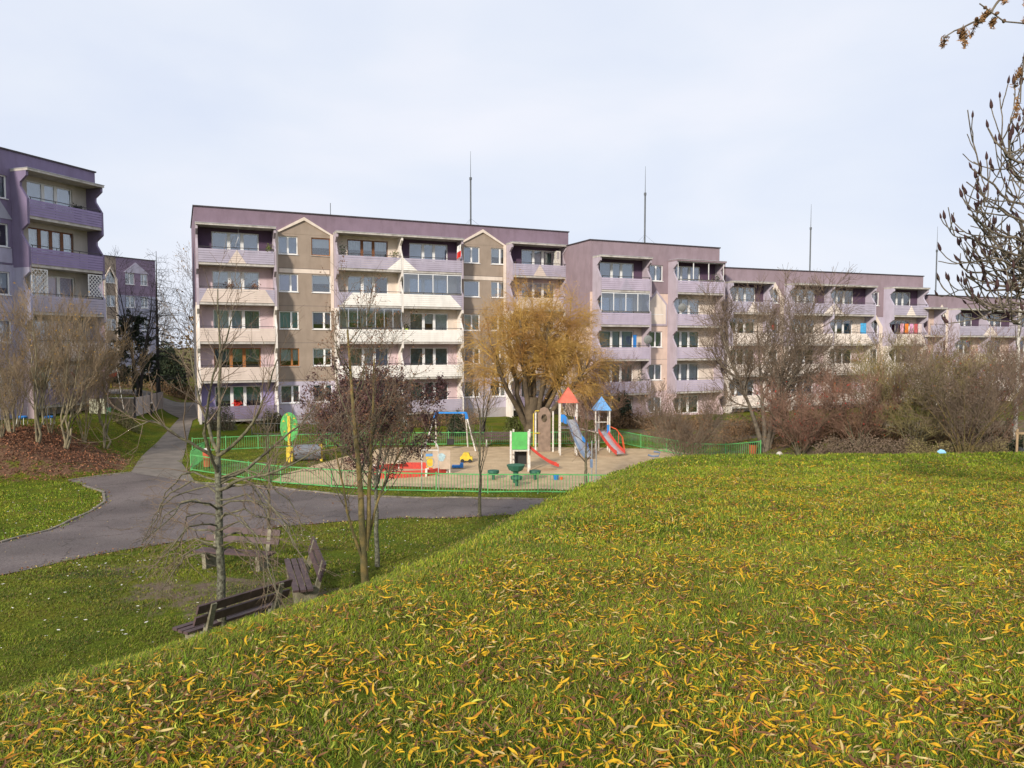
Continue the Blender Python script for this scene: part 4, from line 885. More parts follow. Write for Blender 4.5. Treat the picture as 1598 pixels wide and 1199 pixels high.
# young staked birch
def birch():
    rg = np.random.default_rng(14); b = at(23.1, 33.8)
    P0, R0 = lines([[(0, 0, -.2), (.05, 0, 3), (0, 0, 6), (.1, 0, 9)]], 14, .10, .03, .01, rg)
    P1, R1 = shoots(rg, P0, R0, 16, .3, .98, (1.2, 2.4), (30, 55), .05, .08, .4, 7, .12, apical=True); P2, R2 = shoots(rg, P1, R1, 8, .2, .98, (.6, 1.2), (20, 50), -.08, .1, .5, 5, .2, rmin=.008)
    plant('birch_tree', 'slender white barked birch at the right edge', 'birch', b, [(P0, R0, 9)], mat('birch bark', (.72, .70, .64), .8, scale=9, col2=(.25, .23, .2)), ([(P1, R1, 4)], K_GREY), ([(P2, R2, 3)], T_TAN))
birch()
wood = mat('raw wood', (.38, .27, .16), .9, .15, 4)
x, y = 19.85, 28.9; T = thing('tree_guard', 'wooden stake frame with dark mesh round a young tree at the right edge', 'tree stake', at(x, y))
for dx in (-.0, .55): m = MB(); m.tube([(dx, 0, -.3), (dx, 0, 1.35)], .045); m.build('stake', wood, T)
m = MB(); m.bar((-.08, 0, 1.18), (.65, 0, 1.18), .05, .09); m.build('crossbar', wood, T)
m = MB(); m.lathe([(.20, 0), (.21, .6)], 14, (.28, 0, 0)); m.build('trunk_mesh', mat('dark mesh', (.04, .045, .05), .8), T)
m = MB(); m.tube([(.28, 0, 0), (.28, 0, 1.4), (.33, 0, 2.7)], [.03, .025, .01]); m.build('sapling_stem', K_GREEN, T)

# sumac at the right edge: boughs reach in, ends turned up, dark seed heads
def sumac():
    rg = np.random.default_rng(19); Y = 9.2; b = (8.3, 9.2, g(8.3, 9.2)); X = lambda *q: [pxy(x, y, Y + d, b) for x, y, d in q]
    P0, R0 = lines([[(0, 0, -.2), (-.1, 0, 1.4), (-.25, 0, 2.9), (-.35, 0, 4.2)]], 10, .13, .06, .01, rg)
    bo = []
    for i, (sy, ey, ex) in enumerate([(250, 205, 1520), (300, 262, 1495), (330, 300, 1515), (360, 335, 1490), (385, 365, 1480), (400, 392, 1495), (425, 412, 1475), (440, 432, 1490), (450, 462, 1495), (395, 445, 1540), (340, 250, 1545), (280, 190, 1560), (460, 500, 1560), (410, 345, 1500), (420, 380, 1510), (445, 480, 1515)]):
        d = rg.normal() * .4; bo.append(X((1800, sy + 70, 0), (1690, sy + 45, d * .4), (1610, sy + 20 + rg.normal() * 8, d * .8), (1560, (sy + ey) / 2 + 22, d), (max(ex, 1480) + 45, ey + 14, d * 1.1), (ex + 20, ey, d * 1.1)))
    P1, R1 = lines(bo, 16, .030, .009, .03, rg)
    P2, R2 = shoots(rg, P1, R1, 7, .4, .97, (.5, 1.1), (25, 80), .05, .12, .6, 9, r1=.7, rmin=.009, lfall=.4); P2[:, 5:, 2] += np.linspace(0, 1, 4)[None] ** 1.5 * .12; P3, R3 = shoots(rg, P2, R2, 2, .3, .85, (.2, .45), (30, 70), .16, .12, .75, 6, r1=.8, rmin=.007, lfall=.2)
    tips = [(P1[:, -1], nrm(P1[:, -1] - P1[:, -2])), (P2[:, -1], nrm(P2[:, -1] - P2[:, -2])), (P3[:, -1], nrm(P3[:, -1] - P3[:, -2]))]
    T = plant('sumac_tree', 'sumac at the right edge with upturned bare branches tipped by dark seed heads', 'sumac', b, [(P0, R0, 10)], K_GREY, ([(P1, R1, 7)], K_GREY), ([(P2, R2, 5), (P3, R3, 5)], K_GREY))
    m = MB(); pr = [(.004, 0), (.022, .015), (.027, .045), (.022, .085), (.010, .12), (.002, .145)]; m.lathe(pr, 7); me = m.mesh('seed_head', CONE, True); c = 0
    allp = np.concatenate([t[0] for t in tips]); alld = np.concatenate([t[1] for t in tips])
    for p, d in zip(allp, alld):
        if rg.random() < .4: continue
        q = link('seed_head', me, T, tuple(p)); dd = Vector(d) + Vector((0, 0, 1.3)); q.rotation_euler = dd.to_track_quat('Z', 'Y').to_euler(); s = .42 + .36 * rg.random(); q.scale = (s, s, s * 1.15)
sumac()
def larch():
    rg = np.random.default_rng(23); b = at(7.6, 6.2); Y = 6.2; X = lambda *q: [pxy(x, y, Y + d, b) for x, y, d in q]
    P0, R0 = lines([[(0, 0, -.2), (0, 0, 5), (.1, 0, 11)]], 14, .17, .03, .0, rg)
    vis = [X((2200, 60, 0), (1900, -60, 0), (1700, -40, -.1), (1620, 60, -.1), (1570, 45, -.1), (1528, 8, -.1)), X((1640, -120, 0), (1580, -30, 0), (1556, 0, 0), (1547, 22, 0), (1510, 40, 0), (1472, 58, 0)), X((1900, -60, 0), (1730, -30, .2), (1640, 10, .2), (1600, 70, .2), (1590, 120, .2), (1592, 160, .2))]
    PV, RV = lines(vis, 16, .018, .005, .006, rg)
    P1, R1 = shoots(rg, P0, R0, 34, .42, .97, (1.6, 2.6), (70, 95), .03, .06, .3, 8, .12, lfall=.7)
    P2, R2 = shoots(rg, P1, R1, 8, .2, .97, (.4, .9), (30, 70), -.1, .1, .5, 5, .25, rmin=.004); P3, R3 = shoots(rg, PV, RV, 9, .4, .97, (.15, .42), (30, 80), -.35, .12, .5, 5, .3, rmin=.0022)
    V, F = leaf_cards(rg, along(P3, rg, 2600, .25), .009, 1, .010, 2.2); V2, F2 = leaf_cards(rg, along(P2, rg, 5000, .2), .03, 1, .02, 1.5); V, F = join([(V, F), (V2, F2)])
    T = plant('larch_tree', 'larch whose hanging branch tips with cones and orange needles enter at the top right corner', 'larch', b, [(P0, R0, 10)], K_GREY, ([(P1, R1, 5), (PV, RV, 5)], K_GREY), ([(P2, R2, 3), (P3, R3, 3)], K_GREY), None, [('needles', V, F, L_LARCH)])
    m = MB(); m.lathe([(.003, -.016), (.012, -.010), (.015, .0), (.012, .011), (.004, .018)], 8); me = m.mesh('cone', mat('larch cones', (.22, .13, .08), .9, scale=60, col2=(.10, .06, .04)), True)
    for p in along(PV, rg, 26, .35): q = link('cone', me, T, tuple(p + rg.normal(size=3) * .012)); q.rotation_euler = tuple(rg.random(3) * 3)
larch()

# ------------------------------------------------------------------ playground
G_GRN = mat('green fence paint', (.12, .42, .13), .5, scale=4, col2=(.08, .30, .10)); P_WHT = mat('chipped white paint', (.72, .70, .66), .6, scale=9, col2=(.52, .47, .42)); P_RED = mat('red plastic', (.62, .07, .045), .5, scale=7, col2=(.45, .06, .05)); P_FRED = mat('faded red roof', (.66, .16, .10), .6, scale=5, col2=(.52, .12, .08))
P_BLU = mat('blue paint', (.03, .22, .62), .4, .1, 2); P_FBLU = mat('light blue roof', (.15, .36, .66), .55, scale=5, col2=(.12, .27, .50)); P_YEL = mat('yellow paint', (.72, .54, .05), .5, scale=6, col2=(.56, .40, .05)); P_LGR = mat('bright green panel', (.10, .47, .11), .5, scale=5, col2=(.09, .36, .10)); P_DGR = mat('dark green plastic', (.03, .12, .08), .5, .1, 3)
P_BRN = mat('weathered board', (.24, .175, .135), .85, .15, 4); P_GRY = mat('grey plastic', (.16, .17, .19), .5, .15, 3); STEEL = mat('worn steel', (.50, .50, .50), .35, .1, 4, metal=.6); BLK = mat('black rubber', (.03, .03, .03), .7, .1, 3); P_SLA = mat('slate blue plastic', (.16, .22, .33), .5, .15, 3); P_FLR = mat('orange metal', (.72, .12, .05), .5, .1, 3)
def fence(label, pts, individual, nm='playground_fence', H=.8, mt=G_GRN, gap=.125, panel=2.3):
    T = thing(nm, label, 'fence', (pts[0][0], pts[0][1], g(*pts[0]))); b = T.location
    bm_ = MB(); bm_.tube([(0, 0, 0), (0, 0, H - .12)], .011, 5, cap=False); bar = bm_.mesh('bar', mt); pm = MB(); pm.box(-.025, .025, -.025, .025, -.1, H + .05); post = pm.mesh('post', mt); stuff = MB()
    for (x0, y0), (x1, y1) in zip(pts[:-1], pts[1:]):
        L = math.hypot(x1 - x0, y1 - y0); n = max(1, round(L / panel))
        for i in range(n):
            a = (x0 + (x1 - x0) * i / n, y0 + (y1 - y0) * i / n); c = (x0 + (x1 - x0) * (i + 1) / n, y0 + (y1 - y0) * (i + 1) / n); za, zc = g(*a), g(*c)
            link('post', post, T, (a[0] - b.x, a[1] - b.y, za - b.z)); A = Vector((a[0] - b.x, a[1] - b.y, za - b.z)); C = Vector((c[0] - b.x, c[1] - b.y, zc - b.z)); d = (C - A)
            rl = MB(); 
            for zz in (.07, H - .02): rl.bar(A + d.normalized() * .027 + Vector((0, 0, zz)), C - d.normalized() * .027 + Vector((0, 0, zz)), .03, .045)
            rl.build('rail', mt, T); k = int(d.length / gap)
            for j in range(1, k):
                p = A + d * j / k + Vector((0, 0, .07))
                if individual: link('bar', bar, T, p)
                else: stuff.tube([p, p + Vector((0, 0, H - .12))], .011, 4, cap=False)
    link('post', post, T, (pts[-1][0] - b.x, pts[-1][1] - b.y, g(*pts[-1]) - b.z))
    if stuff.v: tag(stuff.build('bars', mt, T), kind='stuff')
fence('low bright green metal fence along the path in front of the sandpit', [(-15.7, 35.9), (-10.22, 32.4), (-5.3, 30.65), (-1.0, 30.25), (5.2, 30.0), (12.0, 29.6)], True)
fence('low green metal fence behind the playground and down its right side', [(-18.3, 42.1), (-15.0, 43.45), (-9.3, 44.8), (-3.9, 45.2), (4.0, 45.4), (6.6, 46.0), (12.1, 35.8)], False)
# gate panels at the left
T = thing('fence_gate', 'pair of bright green gate leaves at the left corner of the playground fence', 'gate', at(-15.75, 36.0)); lf = MB()
for w_, (dx, dy) in enumerate(((-.30, 1.6), (-.65, 3.2))):
    for zz in (.08, .95): lf.bar((dx + .3 * (w_ == 0), dy - 1.5, zz), (dx, dy, zz), .04, .05)
lf.build('gate_frame', G_GRN, T)
for i in range(26): m = MB(); m.tube([(-.65 * i / 26, 3.2 * i / 26, .08), (-.65 * i / 26, 3.2 * i / 26, .95)], .012, 5); m.build('bar', G_GRN, T)
# darker picket fence behind, along the house gardens
fence('thin grey wire fence in front of the ground floor gardens of the long block', [(-17.5, 49.5), (-12.5, 50.8), (-7.5, 52.4)], False, 'garden_fence', .8, mat('grey fence paint', (.16, .16, .15), .6), .18)

def empty_at(nm, label, cat, x, y, rz=0, group=None): return thing(nm, label, cat, at(x, y), rz, group)
# tunnel with a tree panel
T = empty_at('tunnel_toy', 'grey crawl tunnel with an oval green tree panel on a yellow post', 'play tunnel', -11.66, 38.5)
m = MB(); m.lathe([(.0, 0), (.0, .001)], 3); m = MB(); pts = [(.47 * math.cos(a), 0, 1.85 + .78 * math.sin(a)) for a in np.linspace(0, 2 * math.pi, 24, endpoint=False)]; m.prism(pts, (0, .04, 0)); m.build('tree_panel', P_LGR, T)
m = MB(); m.box(-.07, .07, -.035, -.004, .0, 2.45); m.box(-.16, .16, -.034, -.005, .05, .8); m.build('yellow_post', P_YEL, T)
for dx, dz in ((-.28, 2.15), (.27, 2.3), (.22, 1.75), (-.25, 1.6), (-.1, 2.5), (.3, 2.0)): m = MB(); m.prism([(dx - .07, -.02, dz - .03), (dx + .07, -.02, dz), (dx, -.02, dz + .09)], (0, .018, 0)); m.build('leaf_shape', P_YEL, T)
m = MB(); m.tube([(.18, .4, .46), (1.55, .55, .46)], .42, 20, cap=False); m.tube([(.19, .4, .46), (1.54, .55, .46)], .39, 20, cap=False); m.build('tunnel_tube', P_GRY, T, smooth=True)
m = MB(); m.box(1.5, 1.64, .3, .36, 0, .95); m.build('end_post', P_YEL, T)
# swing
T = empty_at('swing_frame', 'swing frame with white legs, blue top bar and one black bucket seat', 'swing', -3.6, 43.3)
m = MB(); m.bar((-.88, 0, 2.15), (.88, 0, 2.15), .09, .1); m.build('top_bar', P_BLU, T)
for s, q in ((-1, -1), (-1, 1), (1, -1), (1, 1)):
    top = Vector((s * .88, 0, 2.15)); ft = Vector((s * (1.5 if q < 0 else .95), q * .85, 0)); md = top + (ft - top) * .17
    m = MB(); m.bar(top, md, .10, .12); m.build('corner_sleeve', P_BLU, T); m = MB(); m.tube([md, ft], .045); m.build('leg', P_WHT, T)
m = MB(); m.box(-.22, .18, -.16, .16, .28, .34); m.box(-.22, .18, -.16, -.13, .34, .58); m.box(-.22, .18, .13, .16, .34, .58); m.box(-.22, -.19, -.13, .13, .34, .58); m.box(.15, .18, -.13, .13, .34, .58); m.build('bucket_seat', BLK, T)
for x_ in (-.2, .16): m = MB(); m.tube([(x_, 0, .55), (x_ * 1.6, 0, 2.12)], .008, 4); m.build('chain', RAIL, T)
# white arch by the fence
T = empty_at('arch_frame', 'white tubular arch standing right behind the front fence', 'play arch', -3.43, 30.75)
m = MB(); m.tube([(-.35, 0, 0), (-.35, 0, 1.75)] + [(.35 * math.cos(a), 0, 1.75 + .38 * math.sin(a)) for a in np.linspace(math.pi, 0, 9)] + [(.35, 0, 0)], .022); m.build('arch_tube', P_WHT, T, smooth=True)
m = MB(); m.bar((-.33, 0, 1.72), (.33, 0, 1.72), .03, .04); m.build('crossbar', P_WHT, T)
m = MB(); m.tube([(.17 * math.cos(a), 0, 1.2 + .2 * math.sin(a)) for a in np.linspace(0, 2 * math.pi, 13)], .018, 5); m.build('ring', STEEL, T)
# red sandpit
T = empty_at('sandpit', 'red boarded sandpit with white corner posts', 'sandpit', -4.75, 35.0)
cr_ = [(-1.4, -1.2), (.75, -.75), (1.6, .3), (.6, 1.5), (-.9, 1.5), (-1.9, .4)]
for a, c in zip(cr_, cr_[1:] + cr_[:1]): m = MB(); m.bar((a[0], a[1], .16), (c[0], c[1], .16), .05, .32); m.build('board', P_RED, T)
for a in cr_: m = MB(); m.box(a[0] - .05, a[0] + .05, a[1] - .05, a[1] + .05, 0, .4); m.build('corner_post', P_WHT, T)
m = MB(); m.box(.62, 1.25, .35, .40, .25, .80); m.build('play_panel', P_YEL, T); m = MB(); m.box(.60, 1.27, .33, .42, .80, .92); m.build('panel_top', P_FBLU, T)
m = MB(); m.box(-1.7, -.6, 1.0, 1.35, .34, .39); m.build('corner_seat', mat('pale seat board', (.62, .46, .32), .7), T)
T = empty_at('info_board', 'pale board with a faded picture beside the red sandpit', 'board', -3.35, 34.9); m = MB(); m.box(-.42, .42, 0, .04, .25, 1.15); m.build('board', mat('faded board', (.50, .40, .31), .8, scale=5, col2=(.42, .34, .26)), T)
m = MB(); m.prism([(.18 * math.cos(a) * (1 + .2 * math.sin(3 * a)), -.012, .82 + .2 * math.sin(a)) for a in np.linspace(0, 2 * math.pi, 14, endpoint=False)], (0, .01, 0)); m.build('picture', mat('pale blue print', (.35, .48, .52), .7, .2, 9), T)
for x_ in (-.38, .38): m = MB(); m.box(x_ - .03, x_ + .03, .045, .09, 0, 1.1); m.build('post', P_WHT, T)
# small slide with a green panel
def slide(T, p0, p1, wd, mt, mb, side=.13, n=8, name='slide'):
    p0, p1 = Vector(p0), Vector(p1); d = (p1 - p0); h = Vector((d.x, d.y, 0)).normalized(); nn = Vector((-h.y, h.x, 0)) * wd / 2; ps = []
    for i in range(n + 1):
        t = i / n; z = p0.z + (p1.z - p0.z) * (math.sin(t * 1.25) / math.sin(1.25)); ps.append(Vector((p0.x + d.x * t, p0.y + d.y * t, z)))
    m = MB()
    for a, c in zip(ps[:-1], ps[1:]): m.prism([a - nn, c - nn, c + nn, a + nn], (0, 0, .02))
    bed = m.build(name + '_bed', mb, T)
    for s in (-1, 1):
        m = MB()
        for a, c in zip(ps[:-1], ps[1:]): m.prism([a + nn * s - Vector((0, 0, .03)), c + nn * s - Vector((0, 0, .03)), c + nn * s + Vector((0, 0, side)), a + nn * s + Vector((0, 0, side))], nn.normalized() * .03 * s)
        m.build(name + '_side', mt, T)
T = empty_at('slide_tower', 'small white tower with a bright green panel and a short red slide', 'slide', .37, 36.0)
for a in ((-.43, -.25), (.43, -.3), (-.3, .5), (.5, .45)): m = MB(); m.box(a[0] - .045, a[0] + .045, a[1] - .045, a[1] + .045, 0, 1.98); m.build('post', P_WHT, T)
m = MB(); m.box(-.38, .38, -.30, -.26, 1.08, 1.93); m.build('green_panel', P_LGR, T); m = MB(); m.box(-.36, .46, -.22, .42, .98, 1.04); m.build('platform', P_WHT, T); m = MB(); m.box(-.25, .36, .38, .42, .25, .97); m.build('back_panel', BLK, T)
for z in (.25, .5, .75): m = MB(); m.tube([(-.43, -.2, z), (-.3, .45, z)], .018, 5); m.build('rung', P_WHT, T)
slide(T, (.5, .1, 1.1), (1.9, .35, .18), .42, P_RED, P_RED)
# table and stools
T = empty_at('play_table', 'dark green round play table in the sand with a broad top', 'table', .17, 32.8); m = MB(); m.lathe([(0, .0), (.12, 0), (.12, .5), (.3, .58), (.40, .78), (.42, .82), (0, .82)], 10); m.build('table_body', P_DGR, T)
for i, (x_, y_, lb) in enumerate(((-.85, 33.5, 'left'), (1.05, 33.5, 'right'), (.2, 31.9, 'nearest'))):
    T = empty_at('play_stool', 'dark green round stool, the ' + lb + ' one of three round the play table', 'stool', x_, y_, 0, 'stools round the play table'); m = MB(); m.lathe([(0, .0), (.07, 0), (.07, .28), (.24, .30), (.27, .36), (.26, .44), (0, .44)], 12); m.build('seat', P_DGR, T)
# climbing wall
T = empty_at('climbing_wall', 'tall weathered climbing board with a round hole and yellow hand rails', 'climbing wall', 1.85, 42.2); n = 20; m = MB(); o = [(-.36, 0), (.36, 0), (.36, 2.2), (.22, 2.6), (0, 2.75), (-.22, 2.6), (-.36, 2.2)]
rim = [(.0 + .17 * math.cos(a), 1.95 + .24 * math.sin(a)) for a in np.linspace(-math.pi / 2, 1.5 * math.pi, n, endpoint=False)]
m.prism([(-.36, 0, 0), (.36, 0, 0), (.36, 0, 1.71), (-.36, 0, 1.71)], (0, .05, 0)); 
for sg in (-1, 1):
    hole_ = [(sg * .17 * math.cos(a), 1.95 + .24 * math.sin(a)) for a in np.linspace(-math.pi / 2, math.pi / 2, 9)]
    m.prism([(0, 0, 1.71), (sg * .36, 0, 1.711), (sg * .36, 0, 2.2), (sg * .22, 0, 2.5), (0, 0, 2.6)] + [(x_, 0, z_) for x_, z_ in hole_[::-1]], (0, .05, 0))
m.build('board', P_BRN, T)
for x_ in (-.5, .5): m = MB(); m.box(x_ - .045, x_ + .045, -.04, .05, 0, 2.35); m.build('post', P_WHT, T)
m = MB(); m.tube([(-.3, -.08, 2.38), (-.5, -.1, 2.38), (-.62, -.1, 2.2), (-.62, -.1, .35)], .03); m.tube([(-.62, -.1, 1.1), (-.25, -.08, 1.1)], .025); m.build('hand_rail', P_YEL, T)
# towers
def tower(nm, label, x, y, posts, zr, za, rmt, hw, dk):
    T = empty_at(nm, label, 'play tower', x, y)
    for a in posts: m = MB(); m.tube([(a[0], a[1], 0), (a[0], a[1], zr + .05)], .045, 10); m.build('post', P_WHT, T)
    cn = [(-hw, -hw, zr), (hw, -hw, zr), (hw, hw, zr), (-hw, hw, zr)]; m = MB()
    for a, c in zip(cn, cn[1:] + cn[:1]): m.poly([a, c, (0, 0, za)])
    m.poly(cn[::-1]); m.build('roof', rmt, T); m = MB(); m.box(-hw * .8, hw * .8, -hw * .8, hw * .8, dk, dk + .06); m.build('deck', P_GRY, T); return T
T = tower('red_roof_tower', 'taller play tower with a faded red pyramid roof and a slate blue slide', 3.15, 41.4, [(-.46, -.46), (.46, -.46), (.46, .46), (-.46, .46)], 2.95, 3.82, P_FRED, .58, 1.5)
m = MB(); m.prism([(-.44, -.5, 1.9), (-.1, -.5, 1.75), (-.1, -.5, 2.15), (-.25, -.5, 2.3), (-.44, -.5, 2.3)], (0, .03, 0)); m.build('side_panel', P_BLU, T); m = MB(); m.box(.42, .47, -.3, .3, 1.6, 2.1); m.build('red_panel', P_FRED, T)
slide(T, (.1, -.5, 2.0), (.95, -2.1, .15), .48, P_SLA, STEEL, .2); m = MB(); m.prism([(.68, -1.3, .95), (.95, -1.75, .62), (.95, -1.75, .85), (.68, -1.3, 1.2)], (.03, .02, 0)); m.build('slide_flash', P_BLU, T)
m = MB(); m.tube([(.5, -.1, 1.52), (1.75, .5, 1.15)], .035); m.build('balance_beam', P_WHT, T)
T = tower('blue_roof_tower', 'lower play tower with a light blue roof, red slide and orange climbing arch', 5.15, 42.4, [(-.38, -.4), (.42, -.4), (.42, .4), (-.1, .4)], 2.42, 3.2, P_FBLU, .52, 1.15)
m = MB(); m.bar((-.36, -.4, 1.75), (.4, -.4, 1.75), .03, .04); m.build('guard_rail', P_WHT, T); m = MB(); m.box(.26, .40, -.46, -.43, 1.15, 1.6); m.build('blue_panel', P_BLU, T); m = MB(); m.box(-.34, -.2, -.46, -.43, 1.15, 1.7); m.build('grey_panel', P_GRY, T)
slide(T, (.02, -.45, 1.2), (.85, -1.9, .14), .55, P_RED, STEEL, .2)
for s in (0, .45):
    m = MB(); m.tube([(.5, -.2 + s, 1.45), (.85, -.2 + s, 1.3), (1.2, -.2 + s, .85), (1.35, -.2 + s, 0)], .022, 6); m.build('arch_rail', P_FLR, T)
for q in ((.7, 1.37), (.95, 1.18), (1.15, .93), (1.28, .5)): m = MB(); m.tube([(q[0], -.2, q[1]), (q[0], .25, q[1])], .02, 6); m.build('rung', P_FLR, T)
m = MB(); m.tube([(.95, -.3, .0), (.95, -.3, 1.15)], .02, 6); m.build('arch_post', P_FLR, T)
# pump post, spring toy, small toys, bins
T = empty_at('steel_posts', 'pair of slim steel posts with a blue base in front of the low spreading tree', 'post', 3.5, 31.4)
for x_ in (-.09, .1): m = MB(); m.tube([(x_, 0, -.1), (x_, 0, 2.05)], .028); m.build('post', STEEL, T)
m = MB(); m.box(-.16, -.05, -.06, .06, .9, 1.25); m.build('box', P_SLA, T)
T = empty_at('spring_toy', 'small blue spring rocker in the sand near the grass crest', 'spring rocker', 7.45, 38.6); m = MB(); m.tube([(.08 * math.cos(a), .08 * math.sin(a), .02 * a / 1.0) for a in np.linspace(0, 14, 40)], .012, 4); m.build('spring', STEEL, T); m = MB(); m.tube([(-.3, 0, .38), (-.1, 0, .3), (.25, 0, .32), (.33, 0, .5), (.0, 0, .55)], .05, 8); m.build('rocker_body', P_SLA, T)
T = empty_at('toy_car', 'yellow toy car lying in the sand before the swing', 'toy car', -2.39, 38.5); m = MB(); m.prism([(-.32, -.18, .12), (.32, -.18, .12), (.32, -.18, .3), (.2, -.18, .32), (.12, -.18, .52), (-.14, -.18, .52), (-.26, -.18, .32), (-.32, -.18, .3)], (0, .36, 0)); m.build('body', P_YEL, T)
for x_, y_ in ((-.2, -.2), (.2, -.2), (-.2, .2), (.2, .2)): m = MB(); m.tube([(x_, y_ - .03, .1), (x_, y_ + .03, .1)], .1, 10); m.build('wheel', BLK, T)
T = empty_at('toy_truck', 'flat blue toy truck in the sand left of the yellow toy car', 'toy truck', -2.7, 36.5); m = MB(); m.box(-.28, .28, -.14, .14, .06, .16); m.box(.12, .28, -.13, .13, .161, .27); m.build('body', P_BLU, T)
T = empty_at('sand_toy', 'small blue and red plastic sand toy at the foot of the short red slide', 'sand toy', 2.0, 33.4); m = MB(); m.lathe([(0, 0), (.1, 0), (.14, .22), (.12, .22), (.09, .02)], 10); m.build('bucket', P_BLU, T); m = MB(); m.lathe([(0, .0), (.07, .0), (.09, .12), (0, .13)], 8, (.24, .05, 0)); m.build('mould', P_FLR, T)
def bin_(label, x, y, c, lid, h=.75, r=.2): 
    T = empty_at('litter_bin', label, 'litter bin', x, y); m = MB(); m.lathe([(0, .1), (r * .85, .1), (r, h), (r * .9, h), (r * .8, .15)], 14); m.build('bin_body', c, T); m = MB(); m.lathe([(r * 1.08, h + .06), (r * 1.08, h + .12), (0, h + .2)], 14); m.build('lid', lid, T); m = MB(); m.box(-.03, .03, r, r + .06, 0, h + .15); m.build('post', RAIL, T)
BINR = mat('dull red bin', (.48, .10, .05), .6, .2, 3); bin_('red litter bin with a dark lid on the crest by the fence end', 12.0, 36.6, BINR, BLK, .55, .2); bin_('red litter bin with a pale lid inside the left gate', -15.2, 36.6, BINR, P_WHT, .85); bin_('dark litter bin on a pale post beside the side path', -26.3, 53.5, BLK, P_WHT, .8, .22)
T = empty_at('play_ball', 'white ball lying on the crest right of the red bin', 'ball', 12.6, 34.6); m = MB(); m.lathe([(.15 * math.sin(a), .15 - .15 * math.cos(a)) for a in np.linspace(0, math.pi, 9)], 14); m.build('ball', P_WHT, T, smooth=True)
T = empty_at('blue_scrap', 'crumpled pale blue scrap of plastic on the crest grass', 'litter', 14.2, 24.2); m = MB(); m.prism([(-.1, 0, .02), (.12, .03, .03), (.1, .1, .09), (-.02, .12, .12), (-.14, .09, .05)], (0, .01, .03)); m.build('scrap', mat('pale blue plastic', (.25, .50, .70), .5), T)

# ------------------------------------------------------------------ benches
W_BEN = mat('dark brown bench wood', (.115, .075, .075), .55, scale=7, col2=(.075, .05, .05), bump=.15); C_BEN = mat('mossy concrete', (.30, .27, .20), .95, scale=8, col2=(.16, .15, .10), bump=.4)
def bench(label, x, y, rz, tilt=0):
    T = thing('park_bench', label, 'bench', (x, y, g(x, y)), rz, 'slatted park benches'); T.rotation_euler = (0, tilt, rz)
    for i, (y_, z_) in enumerate(((-.25, .44), (-.11, .43), (.03, .43))): m = MB(); m.bar((-1.0, y_, z_), (1.0, y_, z_), .115, .045); m.build('seat_slat', W_BEN, T)
    for y_, z_ in ((.225, .66), (.29, .86)):
        m = MB(); up = Vector((0, .3, .95)).normalized(); nn = Vector((0, .95, -.3)).normalized(); c = Vector((0, y_, z_)); m.prism([c + Vector((-1.0, 0, 0)) + up * -.075, c + Vector((1.0, 0, 0)) + up * -.075, c + Vector((1.0, 0, 0)) + up * .075, c + Vector((-1.0, 0, 0)) + up * .075], nn * .04); m.build('back_slat', W_BEN, T)
    for x_ in (-.72, .72):
        m = MB(); m.prism([(x_ - .05, -.32, -.25), (x_ - .05, -.27, .1), (x_ - .05, -.30, .34), (x_ - .05, -.30, .405), (x_ - .05, .16, .405), (x_ - .05, .16, .43), (x_ - .05, .30, .93), (x_ - .05, .38, .90), (x_ - .05, .24, .36), (x_ - .05, .16, .1), (x_ - .05, .27, -.25)], (.1, 0, 0)); m.build('leg', C_BEN, T)
bench('nearest dark slatted bench, seen from behind, beside the pale trunk', -4.87, 12.7, R(240), R(-3)); bench('dark slatted bench by the path, facing the camera', -6.75, 17.9, R(-12)); bench('dark slatted bench seen end on, between the other two benches', -4.5, 15.7, R(-68), R(3))
T = empty_at('dark_bench', 'low dark wooden bench behind the swing, before the back fence', 'bench', -.75, 44.6, R(3))
for z_ in (.45, .62, .78): m = MB(); m.bar((-.95, .2 if z_ > .5 else 0, z_), (.95, .2 if z_ > .5 else 0, z_), .04 if z_ > .5 else .3, .12 if z_ > .5 else .05); m.build('slat', W_BEN, T)
for x_ in (-.8, .8): m = MB(); m.box(x_ - .04, x_ + .04, -.15, .25, 0, .42); m.build('leg', P_WHT, T)

# ------------------------------------------------------------------ left garden wall, gate, flag, chairs
x, y = -26.45, 50.0; T = empty_at('garden_wall', 'low rendered garden wall with grey side panels by the bank', 'wall', x, y)
m = MB(); m.box(-1.0, .75, 0, .2, -.5, .95); m.build('wall', mat('rough render', (.36, .29, .24), .95, scale=2, col2=(.24, .19, .15), bump=.5, streak=.5), T)
m = MB(); m.box(-1.03, .78, -.03, .23, .951, 1.0); m.build('coping', CONC, T)
for i in range(4): q0 = Vector((.8 - .28 * i, .2 + 1.6 * i, 0)); q1 = Vector((.8 - .28 * (i + 1), .15 + 1.6 * (i + 1), 0)); m = MB(); m.bar(q0 + Vector((0, 0, .35)), q1 + Vector((0, 0, .35)), .06, 1.25); m.build('side_panel', GRY, T); m = MB(); m.box(q0.x - .05, q0.x + .05, q0.y - .1, q0.y, -.4, 1.05); m.build('panel_post', RAIL, T)
T = empty_at('wooden_gate', 'pale wooden picket gate left of the rendered wall', 'gate', -26.1, 46.4); pk = MB(); pk.box(-.035, .035, 0, .02, .05, 1.0); pk = pk.mesh('picket', mat('pale gate wood', (.48, .48, .36), .8, .15, 5))
for i in range(11): link('picket', pk, T, (-.48 + i * .097, 0, 0))
m = MB(); m.box(-.52, .52, .021, .05, .2, .28); m.box(-.52, .52, .021, .05, .75, .83); m.build('gate_rail', mat('gate rail wood', (.4, .4, .3), .8), T); m = MB(); m.box(.54, .6, 0, .06, 0, 1.15); m.box(.6, .85, .01, .04, .15, .45); m.build('gate_post', P_DGR, T)
